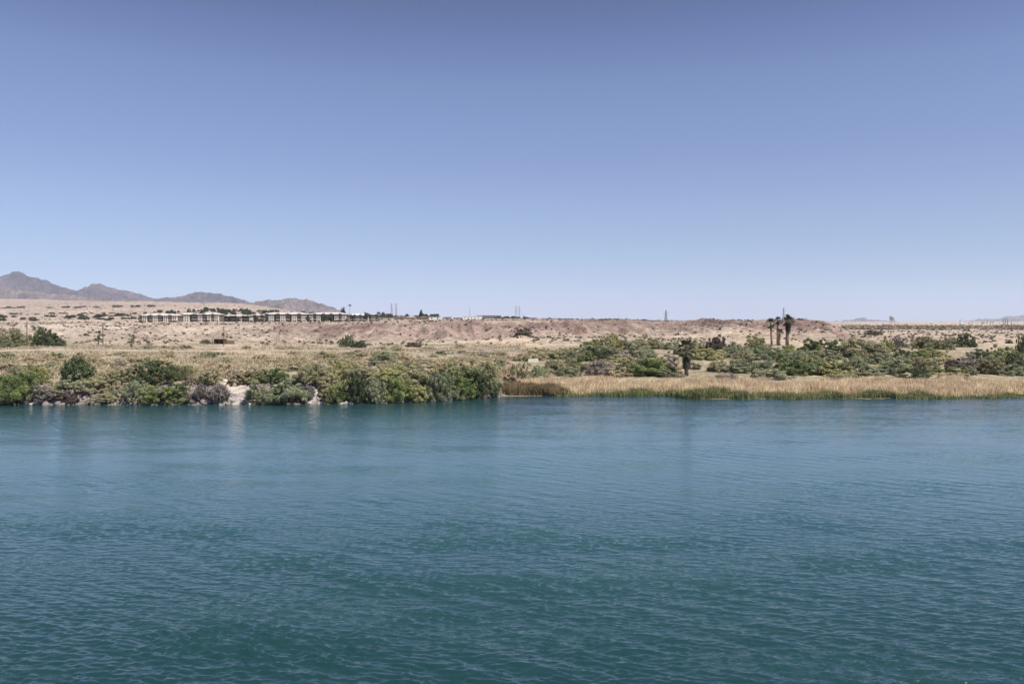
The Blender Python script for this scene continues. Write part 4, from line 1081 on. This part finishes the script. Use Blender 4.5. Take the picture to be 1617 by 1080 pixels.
house(700, 712, 860, 501.0, 506, 'small grey building left of the white warehouse', mat_plain('grey_wall', (.30, .29, .29), .85, .1, .6), ROOFT, .2)
house(716, 729, 830, 502.3, 506.5, 'brown shed close left of the white warehouse', mat_plain('brown_wall', (.25, .19, .16), .85, .15, .6), ROOFB, .2)
house(1196, 1202, 640, 504.6, 506.4, 'tiny brown hut on the bluff edge above the tall palms', mat_plain('hut_wall', (.28, .20, .16), .85, .15, .6), ROOFB, .2, depth=3, door=False) if False else None

def warehouse():
    Y = 800; m = Y / F; xc = (746 - CX) * m; W = 14.5 * m; z = H - (507.2 - HZ) * m; Ht = 7.4 * m
    rt = bpy.data.objects.new('warehouse', None); COL.objects.link(rt); rt.location = (xc, Y, z)
    tag(rt, 'long white flat-roofed warehouse with a dark doorway at its right end', 'warehouse')
    MB().box(-W, W, 0, 14, -3, Ht).build('wall', WHITEWALL, rt)
    MB().box(-W - .2, W + .2, -.2, 14.2, Ht + .004, Ht + .4).build('roof', ROOFW, rt)
    MB().box(W + .004, W + 3.4, 1.2, 12, -3, Ht * .72).build('annex', RECESS, rt)
    MB().box(W + .2, W + 3.2, 1.1, 1.22, 0, Ht * .6).build('doorway', GLASS, rt)
    for k in range(5): MB().box(-W + 1.2 + k * 3.3, -W + 2.2 + k * 3.3, -.05, .02, Ht * .6, Ht * .78).build('window', GLASS, rt)
warehouse()
def long_wall():
    Y = 810; m = Y / F; xc = (786 - CX) * m; W = 21 * m; z = H - (506.6 - HZ) * m
    rt = bpy.data.objects.new('boundary_wall', None); COL.objects.link(rt); rt.location = (xc, Y, z)
    tag(rt, 'long pale boundary wall running right from the white warehouse', 'wall')
    MB().box(-W, W, 0, .25, -2, 3.0 * m).build('wall_face', CONCRETE, rt)
    MB().box(-W - .1, W + .1, -.06, .31, 3.0 * m + .003, 3.0 * m + .2).build('coping', CONCRETE, rt)
    Y = 1150; m = Y / F; xc = (772 - CX) * m; z = H - (503.2 - HZ) * m
    rt = bpy.data.objects.new('long_shed', None); COL.objects.link(rt); rt.location = (xc, Y, z)
    tag(rt, 'long flat grey shed on the skyline behind the white warehouse', 'shed')
    MB().box(-19 * m, 19 * m, 0, 12, -3, 4.6 * m).build('wall', mat_plain('dusty_grey_wall', (.24, .22, .21), .9, .1, .5), rt)
    MB().box(-19.4 * m, 19.4 * m, -.5, 12.5, 4.6 * m + .004, 5.2 * m).build('roof', mat_plain('dusty_grey_roof', (.33, .32, .32), .8, .1, .5), rt)
    for k in range(9): MB().box((-17 + k * 4) * m, (-15 + k * 4) * m, -.06, .02, .5, 2.6 * m).build('bay_opening', GLASS, rt)
long_wall()

def pole_sign():
    Y = 900; m = Y / F; x = (552.5 - CX) * m; z = gz1(x, Y); zt = H - (483 - HZ) * m
    rt = bpy.data.objects.new('pole_sign', None); COL.objects.link(rt); rt.location = (x, Y, z)
    tag(rt, 'dark flat sign on a tall thin pole above the right apartment roofs', 'sign')
    MB().tube([(0, 0, -.3), (0, 0, zt - z)], [.3, .2], 8).build('pole', STEEL, rt)
    a = [(math.cos(k * math.pi / 10) * 2.6 * m, -.35, math.sin(k * math.pi / 10) * 1.3 * m) for k in range(20)]
    b = [(q[0], .35, q[2]) for q in a]
    mb = MB(); mb.raw(a + b, [(k, (k + 1) % 20, 20 + (k + 1) % 20, 20 + k) for k in range(20)], [(0, k + 1, k) for k in range(1, 19)] + [(20, 20 + k, 20 + k + 1) for k in range(1, 19)])
    mb.build('sign_board', DARKSTEEL, rt, loc=(0, 0, zt - z + .5))
pole_sign()

# ------------------------------------------------------------------ town trees behind the roofs
def town_tree(px, Y, w, h, label, group, name='town_tree', cat='tree', slim=False):
    x = (px - CX) / F * Y
    rt = bpy.data.objects.new(name, None); COL.objects.link(rt)
    rt.location = (x, Y, gz1(x, Y) - .2); rt.rotation_euler = (0, 0, random.uniform(0, 6.28)); rt.scale = (w, w, h)
    tag(rt, label, cat, group)
    add('crown', random.choice(TREECROWN), rt); add('trunk', random.choice(TREETRUNK), rt)
tz = [(250, 282, 'left of the carport block'), (282, 345, 'behind the second and third apartment roofs'), (345, 418, 'behind the long low carport block'), (418, 486, 'behind the big apartment block left of the gap'), (486, 560, 'behind the big apartment block with the tree in front'), (560, 680, 'right of the apartments below the pylons')]
random.seed(21)
for a, b, k, y0, y1 in [(246, 282, 9, 1100, 1500), (283, 345, 26, 880, 1500), (345, 420, 38, 800, 1400), (418, 486, 22, 900, 1500), (486, 560, 22, 860, 1400), (580, 690, 60, 840, 1150)]:
    for j in range(k):
        px = random.uniform(a, b); Y = random.uniform(y0, y1)
        z = zone_of(px, tz)
        town_tree(px, Y, random.uniform(4.5, 9.5), random.uniform(3.8, 8.5) * random.choice((.6, .8, 1, 1)), f'dark green town tree {z}', f'town trees {z}')
for (px, Y, w, h, lb) in [(518, 684, 8.5, 6.2, 'round dark tree standing in front of the second big apartment block'), (388.5, 765, 8, 11, 'tallest dark tree rising behind the carport block'), (542, 800, 5.5, 14.0, 'slim dark tree on the skyline right of the pale hill'), (485.8, 683, 3.6, 6.4, 'dark bush filling the gap between the two big apartment blocks'), (578, 700, 4.5, 9.2, 'dark tree between the greenish and the grey-green block'), (598, 790, 7, 10, 'broad dark tree behind the grey-green block'), (605, 800, 6, 9.6, 'dark tree right of the broad one behind the grey-green block'), (665, 850, 4.5, 11, 'pointed dark tree on the skyline above the long brown roof'),
                           (350, 742, 4.5, 4.6, 'small tree at the left end of the carport block'), (364, 740, 4, 4.4, 'small tree in front of the middle of the carport block'), (376, 740, 4.5, 4.8, 'small tree in front of the right half of the carport block'), (404, 728, 5, 5.4, 'small tree hiding the low apartment block')]:
    town_tree(px, Y, w, h, lb, 'town trees beside the apartments')
for j in range(16):
    px = random.choice([random.uniform(216, 345), random.uniform(394, 548)]); Y = random.uniform(668, 684)
    town_tree(px, Y, random.uniform(2.2, 4.6), random.uniform(1.6, 4.2), 'small dark garden tree in front of the apartment row', 'small garden trees in front of the apartments', 'garden_tree')
for j in range(44):
    px = random.uniform(776, 905); Y = random.uniform(1000, 1250)
    town_tree(px, Y, random.uniform(3.5, 7.5), random.uniform(1.8, 4.0) * (1.15 if px < 850 else .75), 'dark low tree in the row along the skyline right of the long grey shed', 'low trees along the skyline', 'skyline_tree')
for j in range(96):
    px = random.uniform(-40, 246); Y = random.choice([random.uniform(1380, 1480), random.uniform(780, 960), random.uniform(1050, 1120), random.uniform(2000, 2150)])
    town_tree(px, Y, random.uniform(5, 13) * (1.6 if Y > 1900 else 1), random.uniform(2.2, 5.0) * (1.5 if Y > 1900 else 1), 'dark tree on the upper plain below the purple mountains', 'trees on the upper left plain', 'plain_tree')

def far_brush():
    r = np.random.default_rng(71); n = 2300
    px = r.uniform(1330, 1900, n); Y = r.uniform(760, 1500, n); x = (px - CX) / F * Y
    z = gz(x, Y); sz = r.uniform(.6, 2.2, n); K = 14
    q = r.normal(0, 1, (n, K, 3)); q[..., 2] = np.abs(q[..., 2]); q /= np.linalg.norm(q, axis=2)[..., None]
    c = (np.stack([x, Y, z], -1)[:, None] + q * sz[:, None, None] * np.array([1.6, 1.6, .9])).reshape(-1, 3)
    v, f = leaves(c, q.reshape(-1, 3), 1.0, 1.2, r)
    cc = np.repeat(c, 4, 0); v = cc + (v - cc) * np.repeat(np.repeat(sz, K)[:, None] * .5, 4, 0)
    tag(add('distant_brush', mesh_np('distant_brush', v, f, [SCRUB['pale_brown']])), 'dark band of distant brush across the right plain', 'brush', kind='stuff')
far_brush()

# ------------------------------------------------------------------ pylons, masts, water tower, gantries
def pylon(px, Y, top, w_px, label, mat, arms=3, base=None, thick=1.0):
    m = Y / F; x = (px - CX) * m; z = gz1(x, Y); Ht = (H - (top - HZ) * m) - z; wb = w_px * m / 2
    rt = bpy.data.objects.new('lattice_pylon', None); COL.objects.link(rt); rt.location = (x, Y, z - .5)
    tag(rt, label, 'pylon', 'lattice power pylons')
    t = .16 * thick * m / 1.6
    wt = wb * .28
    def cw(f): return wb + (wt - wb) * min(f / .75, 1)
    legs = MB(); br = MB()
    for sx in (-1, 1):
        for sy in (-1, 1):
            legs.tube([(sx * wb, sy * wb, 0), (sx * wt, sy * wt, Ht * .75), (sx * wt * .8, sy * wt * .8, Ht)], [t, t * .8, t * .7], 4)
    nlev = 8
    for k in range(nlev):
        f0, f1 = k / nlev, (k + 1) / nlev; a, b = cw(f0), cw(f1)
        for s in (-1, 1):
            br.tube([(-a, s * a, f0 * Ht), (b, s * b, f1 * Ht)], t * .6, 3); br.tube([(a, s * a, f0 * Ht), (-b, s * b, f1 * Ht)], t * .6, 3)
            br.tube([(s * a, -a, f0 * Ht), (s * b, b, f1 * Ht)], t * .6, 3)
            br.tube([(-b, s * b, f1 * Ht), (b, s * b, f1 * Ht)], t * .6, 3)
    legs.build('tower_frame', mat, rt); br.build('bracing', mat, rt)
    for k in range(arms):
        f = .62 + .16 * k; L = wb * (1.5 - .25 * k) + 1.0
        MB().tube([(-L, 0, f * Ht), (0, 0, f * Ht + t * 5), (L, 0, f * Ht)], [t * .5, t * 1.1, t * .5], 4).build('crossarm', mat, rt)
PALE = mat_plain('weathered_zinc', (.24, .25, .27), .6, .1, 1)
pylon(618.5, 2300, 479, 4.2, 'pale lattice pylon, left one of the twin pylons above the brown roofs', PALE, 3, thick=1.9)
pylon(625.5, 2320, 479, 4.2, 'pale lattice pylon, right one of the twin pylons above the brown roofs', PALE, 3, thick=1.9)
pylon(815, 2000, 483.5, 4.0, 'pale lattice pylon, left one of the pair on the skyline past the warehouse', PALE, 3, thick=1.9)
pylon(820, 2030, 483.5, 4.0, 'pale lattice pylon, right one of the pair on the skyline past the warehouse', PALE, 3, thick=1.9)
pylon(1051.5, 1150, 489.5, 5.0, 'dark lattice pylon alone on the skyline of the middle bluff', DARKSTEEL, 2, thick=2.1)
pylon(1237.5, 1500, 485.5, 4.2, 'thin pale pylon rising behind the tall palms', PALE, 3, thick=1.9)

def mast(px, Y, top, label, r_px=.55, mat=STEEL):
    m = Y / F; x = (px - CX) * m; z = gz1(x, Y); Ht = (H - (top - HZ) * m) - z
    rt = bpy.data.objects.new('mast', None); COL.objects.link(rt); rt.location = (x, Y, z - .3)
    tag(rt, label, 'mast', 'thin masts on the skyline')
    MB().tube([(0, 0, 0), (0, 0, Ht)], [r_px * m / 2, r_px * m / 3], 8).build('pole', mat, rt)
    MB().box(-.9, .9, -.1, .1, Ht - .8, Ht - .6).build('crossarm', mat, rt)
mast(741.5, 860, 484.5, 'tall thin mast rising behind the white warehouse', .7)
mast(826.8, 1000, 496.5, 'short pole just right of the pylon pair on the skyline', .6, DARKSTEEL)
mast(919.5, 900, 498.5, 'thin short pole on the skyline right of the row of low trees', .5)
mast(977.5, 800, 498, 'thin pole on the skyline left of the dark lattice pylon', .45)
mast(1273, 700, 501, 'tiny pole on the skyline right of the tall palms', .4, DARKSTEEL)

def water_tower():
    Y = 2600; m = Y / F; x = (1408.5 - CX) * m; z = gz1(x, Y); zt = H - (498.3 - HZ) * m - z
    rt = bpy.data.objects.new('water_tower', None); COL.objects.link(rt); rt.location = (x, Y, z)
    tag(rt, 'pale grey water tower with a round tank on the right horizon', 'water tower')
    R0 = 3.6 * m
    prof = [(0, zt), (R0 * .6, zt - .6 * m), (R0 * .96, zt - 1.8 * m), (R0, zt - 4 * m), (R0 * .9, zt - 5.5 * m), (R0 * .5, zt - 7 * m), (R0 * .2, zt - 7.6 * m)]
    v = []; q = []; n = 20
    for r_, z_ in prof:
        for k in range(n): v.append((r_ * math.cos(k * 6.2832 / n), r_ * math.sin(k * 6.2832 / n), z_))
    for i in range(len(prof) - 1):
        for k in range(n): q.append((i * n + k, (i + 1) * n + k, (i + 1) * n + (k + 1) % n, i * n + (k + 1) % n))
    MB().raw(v, q).build('tank', STEEL, rt, True)
    for k in range(6):
        a = k * math.pi / 3
        MB().tube([(math.cos(a) * R0 * .92, math.sin(a) * R0 * .92, -1), (math.cos(a) * R0 * .88, math.sin(a) * R0 * .88, zt - 5.2 * m)], .35 * m, 6).build('leg', STEEL, rt)
    MB().tube([(0, 0, -1), (0, 0, zt - 7 * m)], .5 * m, 8).build('riser', STEEL, rt)
water_tower()

def gantry(px, Y, top, w_px, label, legs=2, double=False):
    m = Y / F; x = (px - CX) * m; z = gz1(x, Y); Ht = (H - (top - HZ) * m) - z; w = w_px * m / 2
    rt = bpy.data.objects.new('power_gantry', None); COL.objects.link(rt); rt.location = (x, Y, z - .3)
    tag(rt, label, 'power pole', 'steel power poles on the right horizon')
    t = .45 * m
    for k in range(legs):
        xx = -w + 2 * w * k / max(1, legs - 1) if legs > 1 else 0
        MB().tube([(xx, 0, 0), (xx, 0, Ht)], [t, t * .8], 6).build('pole', DARKSTEEL, rt)
    for f in ((.86, .5) if double else (.86,)):
        MB().box(-w - 1.0 * m, w + 1.0 * m, -t * 1.9, -t * 1.05, Ht * f, Ht * f + .5 * m).build('beam', DARKSTEEL, rt)
gantry(1516, 1750, 504.5, .5, 'single thick steel pole on the right horizon', 1)
gantry(1532.5, 2000, 508.5, 5, 'low two-legged power gantry right of the single thick pole', 2)
gantry(1552, 1900, 508.5, 3.5, 'two-legged power gantry left in the right horizon group', 2)
gantry(1558.5, 1800, 506.5, .6, 'single tall pole beside the left gantry of the right horizon group', 1)
gantry(1566, 1900, 508.0, 4, 'two-legged power gantry in the middle of the right horizon group', 2)
gantry(1587.5, 1800, 503.0, 7, 'wide three-legged double gantry, tallest on the right horizon', 3, True)
gantry(1597, 1800, 508.0, .6, 'short single pole right of the wide double gantry', 1)

# ------------------------------------------------------------------ air
def haze():
    me = MB().box(-21000, 21000, -300, 17500, -6, 640).mesh('haze', None)
    me.materials.clear()
    m, nt, out = newmat('haze_air')
    v = nd(nt, 'ShaderNodeVolumePrincipled'); v.inputs['Color'].default_value = (0.74, 0.84, 1.0, 1); v.inputs['Density'].default_value = 4.2e-5
    nt.links.new(v.outputs[0], out.inputs['Volume'])
    me.materials.append(m)
    tag(add('haze', me), 'thin bluish summer haze over the far plain and mountains', 'haze', kind='stuff')
haze()

# ------------------------------------------------------------------ light, sky, camera
sun_az, sun_el = R(128), R(58)     # azimuth clockwise from the view direction: behind the camera, to its right
d = Vector((math.sin(sun_az) * math.cos(sun_el), math.cos(sun_az) * math.cos(sun_el), math.sin(sun_el)))
L = bpy.data.lights.new('sun', 'SUN'); L.energy = 4.9; L.angle = R(0.53); L.color = (1.0, 0.955, 0.89)
so = add('sun', L); so.rotation_euler = (-d).to_track_quat('-Z', 'Y').to_euler()

W = bpy.data.worlds.new('World'); scn.world = W; W.use_nodes = True
nt = W.node_tree; nt.nodes.clear()
sky = nt.nodes.new('ShaderNodeTexSky'); sky.sky_type = 'NISHITA'; sky.sun_disc = False
sky.sun_elevation = sun_el; sky.sun_rotation = sun_az; sky.altitude = 200; sky.air_density = 1.0; sky.dust_density = 0.6; sky.ozone_density = 3.0
bg = nt.nodes.new('ShaderNodeBackground'); bg.inputs['Strength'].default_value = 0.15
wo = nt.nodes.new('ShaderNodeOutputWorld')
# the clear desert air of that day: tint of the sky by elevation
tc = nt.nodes.new('ShaderNodeTexCoord'); sx = nt.nodes.new('ShaderNodeSeparateXYZ'); nt.links.new(tc.outputs['Generated'], sx.inputs[0])
rp = nt.nodes.new('ShaderNodeValToRGB'); nt.links.new(sx.outputs['Z'], rp.inputs[0])
SKYT = [(0.0039, (0.564, 0.635, 1.007)), (0.0142, (0.491, 0.534, 0.867)), (0.0323, (0.401, 0.463, 0.701)), (0.0613, (0.405, 0.434, 0.604)), (0.0926, (0.433, 0.445, 0.556)), (0.1427, (0.483, 0.456, 0.542)), (0.1918, (0.49, 0.446, 0.539)), (0.2395, (0.507, 0.466, 0.547)), (0.2855, (0.503, 0.464, 0.534)), (0.3263, (0.439, 0.396, 0.495)), (0.3653, (0.366, 0.338, 0.416)), (0.6, (0.311, 0.287, 0.354)), (1.0, (0.293, 0.27, 0.333))]
while len(rp.color_ramp.elements) < len(SKYT): rp.color_ramp.elements.new(0.5)
for e, (pos, c) in zip(rp.color_ramp.elements, SKYT): e.position = pos; e.color = (*c, 1)
nt.links.new(mixrgb(nt, 1.0, sky.outputs[0], rp.outputs[0], 'MULTIPLY'), bg.inputs[0]); nt.links.new(bg.outputs[0], wo.inputs[0])

cam = bpy.data.cameras.new('camera'); cam.sensor_width = 36; cam.lens = F / 1617 * 36
cam.shift_y = -(540 - HZ) / 1617.0; cam.clip_start = 0.5; cam.clip_end = 60000
co = add('camera', cam, None, (0, 0, H)); co.rotation_euler = (R(90), 0, 0)
scn.camera = co
scn.view_settings.view_transform = 'Standard'; scn.view_settings.look = 'None'; scn.view_settings.gamma = 1; scn.view_settings.exposure = 0.5
scn.cycles.sample_clamp_direct = 1.6; scn.cycles.max_bounces = 6; scn.cycles.transparent_max_bounces = 4; scn.cycles.volume_bounces = 1
